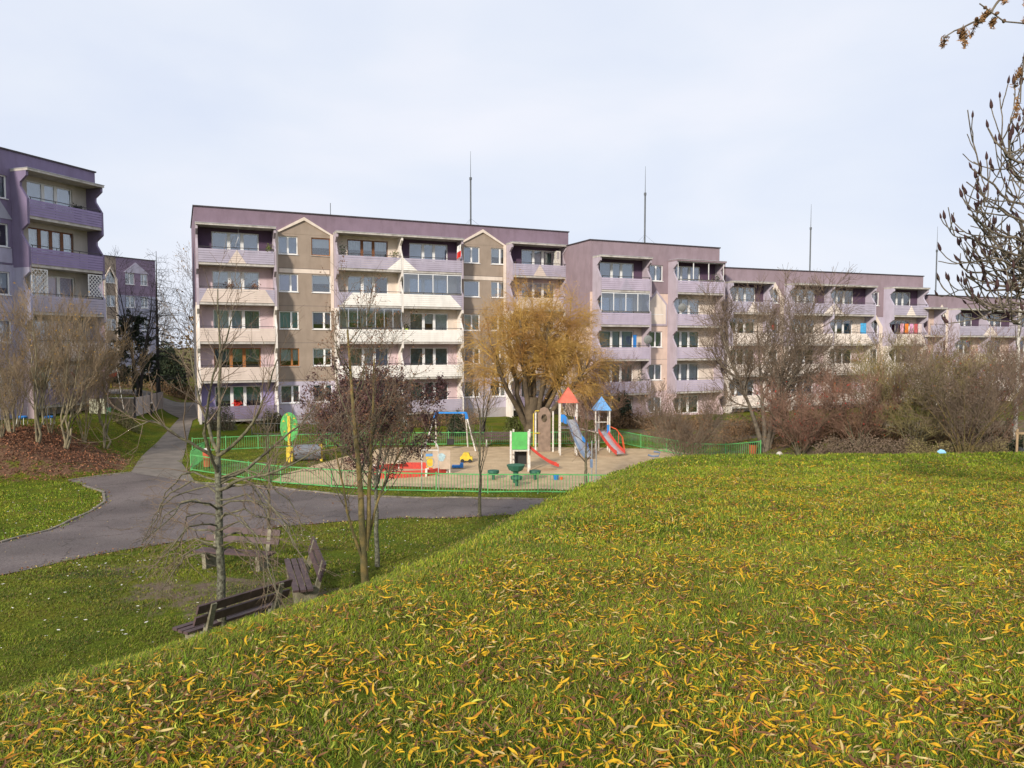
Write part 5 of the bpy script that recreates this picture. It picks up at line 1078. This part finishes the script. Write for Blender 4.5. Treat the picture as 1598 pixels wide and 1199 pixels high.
def flag(nm, label, pole, quad0, mats_, w_=.55, h_=.5):
    T = thing(nm, label, 'flag', pole[0]); m = MB(); m.tube([(0, 0, 0), tuple(Vector(pole[1]) - Vector(pole[0]))], .018, 6); m.build('pole', P_WHT, T)
    o = Vector(quad0) - Vector(pole[0])
    for j, (mt, nm2) in enumerate(zip(mats_, ('white_stripe', 'red_stripe'))):
        m = MB(); 
        for i in range(6): 
            a = Vector((-w_ * i / 6, .05 * math.sin(i * 1.3), -.18 * i / 6 - h_ * j / 2)); c = Vector((-w_ * (i + 1) / 6, .05 * math.sin((i + 1) * 1.3), -.18 * (i + 1) / 6 - h_ * j / 2)); d = Vector((-.04, .02, -h_ / 2 + .003)); m.prism([o + a, o + c, o + c + d, o + a + d], (0, .004, 0))
        m.build(nm2, mt, T)
F_W = mat('flag white', (.75, .74, .72), .8); F_R = mat('flag red', (.65, .04, .03), .8)
flag('flag', 'small white and red flag on a pole before the dark pine', ((-25.6, 48.6, 1.9), (-26.0, 48.6, 4.7)), (-25.98, 48.6, 4.6), (F_W, F_R))
for px_, py_, lb in ((-27.0, 40.6, 'left'), (-25.5, 40.6, 'right')):
    T = empty_at('garden_chair', 'blue seated garden chair behind the bank shrubs, the ' + lb + ' one of two', 'chair', px_, py_, 0, 'blue garden chairs'); m = MB(); m.lathe([(0, .36), (.22, .37), (.26, .44), (.2, .5), (0, .5)], 12); m.build('seat', P_BLU, T)
    m = MB(); m.tube([(-.2, .15, 0), (-.2, .2, .95), (.2, .2, .95), (.2, .15, 0)], .015, 6); m.build('back_frame', STEEL, T); m = MB(); m.tube([(-.2, -.2, 0), (-.18, -.15, .4)], .015, 5); m.tube([(.2, -.2, 0), (.18, -.15, .4)], .015, 5); m.build('front_legs', STEEL, T)

# ------------------------------------------------------------------ things on the balconies (world positions from each block's own frame)
def onb(blk, x, y, z):
    a = blk.B.rotation_euler.z; o = blk.B.location; return (o.x + x * math.cos(a) - y * math.sin(a), o.y + x * math.sin(a) + y * math.cos(a), z), a
def cloth(blk, x, k, w_, h_, mt, nm, label, zt=1.95, y=-.95):
    loc, a = onb(blk, x, y, blk.fl[k] + zt); T = thing(nm, label, 'washing' if 'flag' not in nm else 'flag', loc, a, 'washing on the balconies'); m = MB()
    for i in range(5): m.prism([(w_ * i / 5, .02 * (i % 2), 0), (w_ * (i + 1) / 5, .02 * ((i + 1) % 2), 0), (w_ * (i + 1) / 5, .02 * ((i + 1) % 2), -h_), (w_ * i / 5, .02 * (i % 2), -h_)], (0, .006, 0))
    m.build('cloth', mt, T); m = MB(); m.tube([(-.1, 0, .004), (w_ + .1, 0, .004)], .006, 4); m.build('line', RAIL, T)
for x_, c, lb in ((19.35, (.05, .04, .06), 'dark'), (20.0, (.75, .38, .50), 'pink'), (20.62, (.80, .22, .03), 'orange'), (21.25, (.70, .35, .55), 'mauve pink'), (21.85, (.55, .10, .12), 'red'), (22.4, (.70, .58, .58), 'pale')):
    cloth(b3, x_, 3, .5, .95, mat('washing ' + lb, c, .9), 'laundry', lb + ' towel on the washing line of the right hand balcony of the third block')
cloth(b3, 14.9, 3, .75, 1.0, mat('blue towel cloth', (.08, .38, .68), .9), 'laundry', 'bright blue towel on a balcony left of the orange washing'); cloth(b2, 3.55, 2, .35, 1.15, mat('deep blue cloth', (.03, .18, .50), .9), 'laundry', 'deep blue cloth hanging in a left hand balcony of the mauve block')
cloth(b3, 5.0, 3, .35, .7, mat('red cloth', (.6, .06, .04), .9), 'laundry', 'small red cloth behind the wide bare tree', y=-.2)
def dish(blk, x, k, z, label, y=-1.33):
    loc, a = onb(blk, x, y, blk.fl[k] + z); T = thing('satellite_dish', label, 'satellite dish', loc, a - .3, 'satellite dishes on balcony rails'); m = MB(); m.lathe([(0, .08), (.2, .06), (.36, 0), (.37, .01), (.2, .08), (0, .1)], 18); o_ = m.build('reflector', mat('dish grey', (.19, .20, .20), .6), T); o_.rotation_euler = (R(100), 0, 0)
    m = MB(); m.tube([(0, -.05, -.3), (.02, -.45, .0)], .012, 5); m.build('arm', STEEL, T); m = MB(); m.tube([(0, .08, -.4), (0, .08, .0)], .02, 6); m.build('bracket', STEEL, T)
dish(b2, 8.15, 3, 1.45, 'grey satellite dish on the right hand balconies of the mauve block'); dish(b2, 4.75, 2, 1.55, 'grey satellite dish on a left hand balcony of the mauve block')
def pot(blk, x, k, label, c, fol, y=-1.0, r=.14, hf=.35, z=.5):
    loc, a = onb(blk, x, y, blk.fl[k]); T = thing('potted_plant', label, 'potted plant', loc, a); m = MB(); m.lathe([(0, 0), (r * .7, 0), (r, z + .5), (r * .85, z + .5), (r * .8, z + .42), (0, z + .42)], 10); m.build('pot', c, T)
    rg = np.random.default_rng(int(x * 10)); V, F = leaf_cards(rg, rg.normal(size=(140, 3)) * np.array([.14, .14, hf * .4]) + np.array([0, 0, z + .5 + hf * .5]), .06); link('leaves', np_mesh('leaves', V, F, fol), T)
POTG = mat('pot grey', (.35, .33, .30), .8); POTD = mat('pot dark', (.05, .05, .05), .6)
pot(b1, 14.4, 4, 'green plant on a top balcony of the long block, left of its roof mast', POTG, L_GRN); pot(b1, 10.3, 4, 'wispy plant at the left end of the top balcony right of the brown bay', POTG, L_DKG, hf=.6); pot(b1, 5.0, 4, 'small plant at the right end of the top left balcony', POTG, L_GRN)
pot(b1, 15.25, 2, 'bright lime flower pot on a third floor balcony of the long block', mat('lime plastic', (.50, .70, .03), .5), L_DKG, r=.2, hf=.3); pot(b1, 2.3, 3, 'grey planter on the fourth floor left balcony, left of its pair', POTG, L_BRN); pot(b1, 4.0, 3, 'grey planter on the fourth floor left balcony, right of its pair', POTG, L_BRN)
pot(b2, 4.3, 1, 'small conifer in a pot on a low balcony of the mauve block', POTG, L_DKG, hf=.9); pot(b2, 12.0, 4, 'leafy plant on the top right balcony of the mauve block', POTG, L_DKG, hf=.5); pot(bL, 13.9, 4, 'black tub on the top balcony of the dark purple block', POTD, L_DKG, r=.25, hf=.1)
pot(b1, 2.6, 0, 'red flowering planter at the violet ground floor balcony', mat('red flower box', (.6, .06, .03), .5), F_R, r=.2, hf=.15); pot(b3, 14.2, 2, 'planter of orange flowers on a balcony of the third block', POTG, FRO, r=.2)
loc, a = onb(b1, 29.0, -.75, b1.fl[4] + 1.0); T = thing('air_conditioner', 'white cabinet at the right end of the top right balcony of the long block', 'cabinet', loc, a); m = MB(); m.box(-.35, .05, -.2, .2, -1.0, 1.2); m.build('cabinet', P_WHT, T); m = MB(); m.box(-.32, -.1, -.215, -.201, .5, 1.1); m.build('door', GRY, T)
loc, a = onb(b1, 2.9, -1.0, b1.fl[4] + 1.45); T = thing('hanging_star', 'thin wire star hanging in the top left balcony', 'ornament', loc, a); m = MB(); pt = [(.42 * math.cos(R(90 + 144 * i)), 0, .42 * math.sin(R(90 + 144 * i))) for i in range(6)]; m.tube(pt, .016, 5, cap=False); m.tube([(0, 0, .42), (0, 0, 1.05)], .008, 4); m.build('star', STEEL, T)
loc, a = onb(b1, 19.75, -1.3, b1.fl[4] + 1.3); flag('flag', 'white and red flag hanging beside the second brown bay of the long block', (loc, (loc[0] + .05, loc[1] - .3, loc[2] + .9)), (loc[0] + .05, loc[1] - .3, loc[2] + .9), (F_W, F_R), .3, 1.0)
loc, a = onb(bL, 15.75, -1.0, bL.base + 2.3); T = thing('meter_box', 'small yellow box on the corner of the dark purple block', 'box', loc, a); m = MB(); m.box(-.08, .12, -.2, .2, 0, .4); m.build('box', P_YEL, T); m = MB(); m.box(-.09, .13, -.21, .21, .401, .43); m.build('lid', P_YEL, T)

# ------------------------------------------------------------------ grass and fallen leaves
def blade_mat(name, c1, c2, c3):
    m = mat(name, c1, .75, scale=.9, col2=c2, spec=.25, obj_rand=.35); return m
GR1 = blade_mat('grass blades', (.19, .26, .012), (.095, .16, .010), None); GR2 = mat('yellowed grass', (.36, .32, .035), .8, .25, 2, obj_rand=.3); GR3 = mat('dry brown grass', (.17, .11, .055), .85, .3, 3, obj_rand=.3)
GD1 = mat('shade darkened moss green blades', (0.165, 0.205, 0.013), .8, scale=.8, col2=(.06, .10, .012), obj_rand=.35); GD2 = mat('shade dulled mossy yellow blades', (0.250, 0.220, 0.030), .85, .25, 2, obj_rand=.3)  # lower lawn blades: mossy tone, with the lawn's shade darkened into the colour
def tuft(seed, nb, rad, h, w_, mts=None):
    rg = np.random.default_rng(seed); V = []; F = []; mi = []
    for i in range(nb):
        a = rg.random() * 6.28; r = rad * math.sqrt(rg.random()); p = np.array([r * math.cos(a), r * math.sin(a), -.005]); d = rg.random() * 6.28; hh = h * (.5 + .8 * rg.random()); ln = hh * (.3 + 1.0 * rg.random()); ww = w_ * (.6 + .8 * rg.random())
        D = np.array([math.cos(d), math.sin(d), 0]); S_ = np.array([-D[1], D[0], 0]) * ww / 2; b = len(V)
        q1 = p + D * ln * .3 + np.array([0, 0, hh * .6]); q2 = p + D * ln + np.array([0, 0, hh * .9])
        V += [p - S_, p + S_, q1 + S_ * .8, q1 - S_ * .8, q2 + S_ * .15, q2 - S_ * .15]; F += [(b, b + 1, b + 2, b + 3), (b + 3, b + 2, b + 4, b + 5)]; k = int(rg.choice(3, p=[.66, .21, .13])); mi += [k, k]
    o = bpy.data.objects.new('grass_tuft', np_mesh('grass_tuft', np.array(V), np.array(F), mts or [GR1, GR2, GR3], mi)); return o
def scatter(name, pts, scl, objs, seed):
    """points mesh that instances the tufts through geometry nodes"""
    c = bpy.data.collections.new(name + '_kinds'); [c.objects.link(o) for o in objs]
    rg = np.random.default_rng(seed); n = len(pts); me = bpy.data.meshes.new(name); me.vertices.add(n); me.vertices.foreach_set('co', pts.astype(np.float32).ravel())
    for nm, ty, dat in (('rotz', 'FLOAT', rg.random(n) * 6.28), ('scl', 'FLOAT', scl), ('kind_id', 'INT', rg.integers(0, len(objs), n))):
        a = me.attributes.new(nm, ty, 'POINT'); a.data.foreach_set('value', dat.astype(np.float32 if ty == 'FLOAT' else np.int32))
    o = link(name, me); ng = bpy.data.node_groups.new(name, 'GeometryNodeTree'); ng.interface.new_socket('Geometry', in_out='INPUT', socket_type='NodeSocketGeometry'); ng.interface.new_socket('Geometry', in_out='OUTPUT', socket_type='NodeSocketGeometry')
    gi = ng.nodes.new('NodeGroupInput'); go = ng.nodes.new('NodeGroupOutput'); ip = ng.nodes.new('GeometryNodeInstanceOnPoints'); ci = ng.nodes.new('GeometryNodeCollectionInfo'); ci.inputs['Collection'].default_value = c; ci.inputs['Separate Children'].default_value = True; ci.inputs['Reset Children'].default_value = True
    mp_ = ng.nodes.new('GeometryNodeMeshToPoints')
    def na(nm, ty): q = ng.nodes.new('GeometryNodeInputNamedAttribute'); q.data_type = ty; q.inputs[0].default_value = nm; return q.outputs[0]
    cx = ng.nodes.new('ShaderNodeCombineXYZ'); ng.links.new(na('rotz', 'FLOAT'), cx.inputs[2]); ng.links.new(gi.outputs[0], mp_.inputs[0]); ng.links.new(mp_.outputs[0], ip.inputs['Points']); ng.links.new(ci.outputs[0], ip.inputs['Instance']); ip.inputs['Pick Instance'].default_value = True
    ng.links.new(na('kind_id', 'INT'), ip.inputs['Instance Index']); ng.links.new(cx.outputs[0], ip.inputs['Rotation']); ng.links.new(na('scl', 'FLOAT'), ip.inputs['Scale']); ng.links.new(ip.outputs[0], go.inputs[0])
    md = o.modifiers.new('scatter', 'NODES'); md.node_group = ng; return tag(o, kind='stuff')
rg = np.random.default_rng(77)
def field(n, x0, x1, y0, y1, fn=None):
    x = x0 + (x1 - x0) * rg.random(n); y = y0 + (y1 - y0) * rg.random(n); k = ~(in_poly(ROAD, x, y) | in_poly(BRANCH, x, y) | in_poly(SAND, x, y)); k &= np.abs(x) < y * .78 + 1.0
    if fn is not None: k &= fn(x, y)
    x, y = x[k], y[k]; return np.stack([x, y, gz(x, y)], 1)
def patchy(x, y, s=1.0): return (np.sin(x * 2.1 * s + 1.3 * np.sin(y * 1.7 * s)) + np.sin(y * 2.6 * s + 1.1 * np.sin(x * 3.1 * s)) + np.sin((x + y) * 5.3 * s) * .6) / 2.6
def lawnfn(thr): return lambda x, y: rg.random(len(x)) < np.clip(.72 + .4 * patchy(x, y), .2, 1) * np.where(blob(x, y, -6.0, 15.6, 3.4, 1.6, -.3) > .55, .45, 1)
near = [tuft(i, 44, .085, .034, .0042) for i in range(5)]; midt = [tuft(10 + i, 46, .17, .042, .009) for i in range(4)]; middk = [tuft(30 + i, 46, .17, .034, .009, [GD1, GD2, GR3]) for i in range(4)]; fartk = [tuft(40 + i, 40, .34, .05, .022, [GD1, GD2, GR3]) for i in range(3)]; fart = [tuft(20 + i, 40, .34, .06, .022) for i in range(3)]
p = field(30000, -6.5, 8, 1.9, 8.5, lawnfn(1)); scatter('grass', p, .6 + .7 * rg.random(len(p)), near, 1)
p = field(26000, -16, 16, 7.5, 19, lawnfn(1)); hh_ = hill_d(p[:, 0], p[:, 1]) < 1.2 + .5 * rg.normal(size=len(p)); scatter('lawn_grass', p[hh_], .6 + .7 * rg.random(hh_.sum()), midt, 2); scatter('lower_lawn_grass', p[~hh_], .6 + .7 * rg.random((~hh_).sum()), middk, 4)
p = field(30000, -34, 30, 17, 46, lawnfn(1)); bd_ = np.interp(p[:, 1], PY, PX) - p[:, 0]; p = p[~((bd_ > -.3) & (p[:, 1] > 31.5) & (blob(p[:, 0], p[:, 1], -24.6, 36.6, 6.2, 3.9, .1) > .5))]; hh_ = (hill_d(p[:, 0], p[:, 1]) < 1.2) | ((p[:, 0] < -13) & (p[:, 1] > 19) & (p[:, 1] < 33)); scatter('far_grass', p[hh_], .5 + .6 * rg.random(hh_.sum()), fart, 3); scatter('bank_grass', p[~hh_], .5 + .6 * rg.random((~hh_).sum()), fartk, 5)
ragt = [tuft(60 + i, 30, .09, .05, .0042) for i in range(3)]
p = field(60000, -7, 20, 2, 26, lambda x, y: (np.abs(hill_d(x, y) + .15) < .55) & (rg.random(len(x)) < .3)); scatter('ragged_edge_grass', p, (.5 + .7 * rg.random(len(p))) * (1 + p[:, 1] * .03), ragt, 6)
p = field(900, -6, 20, 2, 22, lambda x, y: (hill_d(x, y) < 0) & (patchy(x, y, .7) > .1)); scatter('taller_grass', p, .7 + .7 * rg.random(len(p)), ragt, 7)
L_Y = mat('yellow willow leaf', (0.589, 0.377, 0.011), .6, scale=30, col2=(.52, .28, .01)); L_O = mat('orange willow leaf', (.52, .22, .02), .65, scale=30, col2=(.32, .12, .02)); L_B = mat('brown willow leaf', (.20, .09, .035), .8, scale=25, col2=(.11, .05, .025)); L_C = mat('pale cream leaf', (.56, .44, .18), .7, scale=25, col2=(.38, .26, .10)); L_G = mat('greenish yellow leaf', (.42, .42, .05), .6, .2, 12)
LM = [L_Y, L_O, L_B, L_C, L_G]
def leaf_shape(seed, n=7):
    """long narrow curled leaf: spine with a V section"""
    rg = np.random.default_rng(seed); L = .082 * (.6 + .7 * rg.random()); W = .0062 * (.7 + .7 * rg.random()); c1, c2 = rg.normal() * 1.0, rg.normal() * .9; V = []
    p = np.zeros(3); hd = 0; el = .08 + .22 * rg.random(); tw = rg.normal() * 1.6
    for i in range(n):
        t = i / (n - 1); w_ = W * math.sin(math.pi * min(1, .06 + t * .92)) ** .7; hd = c1 * t + c2 * t * t; sd_ = np.array([-math.sin(hd), math.cos(hd), 0]); a = tw * (t - .5); up = np.array([0, 0, 1.])
        sdv = sd_ * math.cos(a) + up * math.sin(a); V += [p + sdv * w_ + up * w_ * .5, p - up * 0, p - sdv * w_ + up * w_ * .5]
        p = p + np.array([math.cos(hd), math.sin(hd), (.5 - abs(t - .5)) * 2 * el * (1 if t < .5 else -1)]) * L / (n - 1)
    V = np.array(V); V[:, 2] -= V[:, 2].min(); F = []
    for i in range(n - 1):
        for j in range(2): F.append((i * 3 + j, i * 3 + j + 1, i * 3 + j + 4, i * 3 + j + 3))
    return V - np.array([L * .45, 0, 0]), np.array(F)
SH = [leaf_shape(100 + i) for i in range(24)]
SH5 = [leaf_shape(100 + i, 5) for i in range(24)]; SH3 = [leaf_shape(100 + i, 4) for i in range(24)]
NL = 72000
x = -9 + 30 * rg.random(NL * 6); y = 2.0 + 21 * rg.random(NL * 6) ** 1.45; dens = np.clip(.6 + .4 * patchy(x, y, .8) + .4 * patchy(x + 3, y, 2.3), .12, 1.2) * np.clip(-hill_d(x, y) * .55 + .35, .0, 1) * np.clip((22 - y) / 16, 0, 1) ** .9
k = (rg.random(len(x)) < dens) & (np.abs(x) < y * .75 + .5); x, y = x[k][:NL], y[k][:NL]; od = np.argsort(np.hypot(x, y)); x, y = x[od], y[od]; z = gz(x, y) + .012 + .026 * rg.random(len(x))
col_id = rg.choice(5, len(x), p=[.40, .13, .31, .10, .06]); sh_id = rg.integers(0, len(SH), len(x)); rz_ = rg.random(len(x)) * 6.28; scl = .5 + .58 * rg.random(len(x)) ** 1.5; tl = rg.normal(size=(len(x), 2)) * .4
lab = ['yellow narrow willow leaf', 'orange narrow willow leaf', 'brown narrow willow leaf', 'pale cream narrow willow leaf', 'greenish yellow narrow willow leaf']
mesh_c = {}
def rotm(i): return (Matrix.Rotation(rz_[i], 3, 'Z') @ Matrix.Rotation(tl[i, 0], 3, 'X') @ Matrix.Rotation(tl[i, 1], 3, 'Y'))
NI = 290
for i in range(NI):
    key = (int(sh_id[i]), int(col_id[i]))
    if key not in mesh_c: mesh_c[key] = np_mesh('fallen_leaf', SH[key[0]][0], SH[key[0]][1], LM[key[1]], smooth=True)
    o = link('fallen_leaf', mesh_c[key], None, (x[i], y[i], z[i])); o.rotation_euler = rotm(i).to_euler(); o.scale = (scl[i],) * 3
    tag(o, lab[col_id[i]] + ' lying in the grass of the mound in the foreground', 'leaf', 'fallen willow leaves in the foreground')
VV, FF, MI, o_ = [], [], [], 0
for i in range(NI, len(x)):
    V, F = (SH if y[i] < 5 else SH5 if y[i] < 8 else SH3)[sh_id[i]]; far_ = 1 + .03 * max(0, y[i] - 8); Rm = np.array(rotm(i)); VV.append(V @ Rm.T * scl[i] * far_ + np.array([x[i], y[i], z[i]])); FF.append(F + o_); MI.append(np.full(len(F), col_id[i])); o_ += len(V)
tag(link('fallen_leaves', np_mesh('fallen_leaves', np.concatenate(VV), np.concatenate(FF), LM, np.concatenate(MI), True)), kind='stuff')
# brown leaf litter under the bank shrubs, pale scraps on the lawn
n = 9000; a = rg.normal(size=(n, 2)); lx = -24.2 + a[:, 0] * 3.0; ly = 36.4 + a[:, 1] * 2.1; bd_ = np.interp(ly, PY, PX) - lx; k = (bd_ > .2) & (ly > 32.6); V, F = leaf_cards(rg, np.stack([lx[k], ly[k], gz(lx[k], ly[k]) + .04], 1), .055, 1, .02)
tag(link('leaf_litter', np_mesh('leaf_litter', V, F, [L_BRN, mat('dark litter', (.12, .055, .035), .9, .3, 3), mat('rust litter', (.30, .13, .07), .9, .3, 3)], rg.integers(0, 3, len(F)))), kind='stuff')
p = np.concatenate([field(500, -14, 1, 12, 24.5, lambda x, y: hill_d(x, y) > .8), field(160, -22, -14, 20, 31), field(110, -16, 3, 29.5, 31.2)]); V, F = leaf_cards(rg, p + np.array([0, 0, .03]), .035, 1, .0); V[:, 2] = np.repeat(p[:, 2] + .045, 4) + (V[:, 2] - np.repeat(p[:, 2] + .03, 4)) * .3
tag(link('pale_leaves', np_mesh('pale_leaves', V, F, mat('pale undersides of leaves', (.62, .60, .54), .8, .1, 5))), kind='stuff')

P_ = [(x0 + (x1 - x0) * t + rg.normal() * .16, y0 + (y1 - y0) * t + rg.normal() * .16) for (x0, y0), (x1, y1), nn_ in [(ROAD[i], ROAD[i + 1], 45) for i in list(range(15, 23)) + list(range(24, 32)) + list(range(1, 10))] for t in rg.random(nn_)]
P_ = np.array(P_); V, F = leaf_cards(rg, np.stack([P_[:, 0], P_[:, 1], gz(P_[:, 0], P_[:, 1]) + .035], 1), .03, 1, .0)
q = field(900, -15, 3, 15, 30); qx = -15 + 18 * rg.random(1400); qy = 17 + 17 * rg.random(1400); k = in_poly(ROAD, qx, qy); V2, F2 = leaf_cards(rg, np.stack([qx[k], qy[k], gz(qx[k], qy[k]) + .02], 1), .016, 1, .0)
V, F = join([(V, F), (V2, F2)]); tag(link('kerb_leaves', np_mesh('kerb_leaves', V, F, [L_BRN, L_C, L_B], rg.choice(3, len(F), p=[.5, .2, .3]))), kind='stuff')
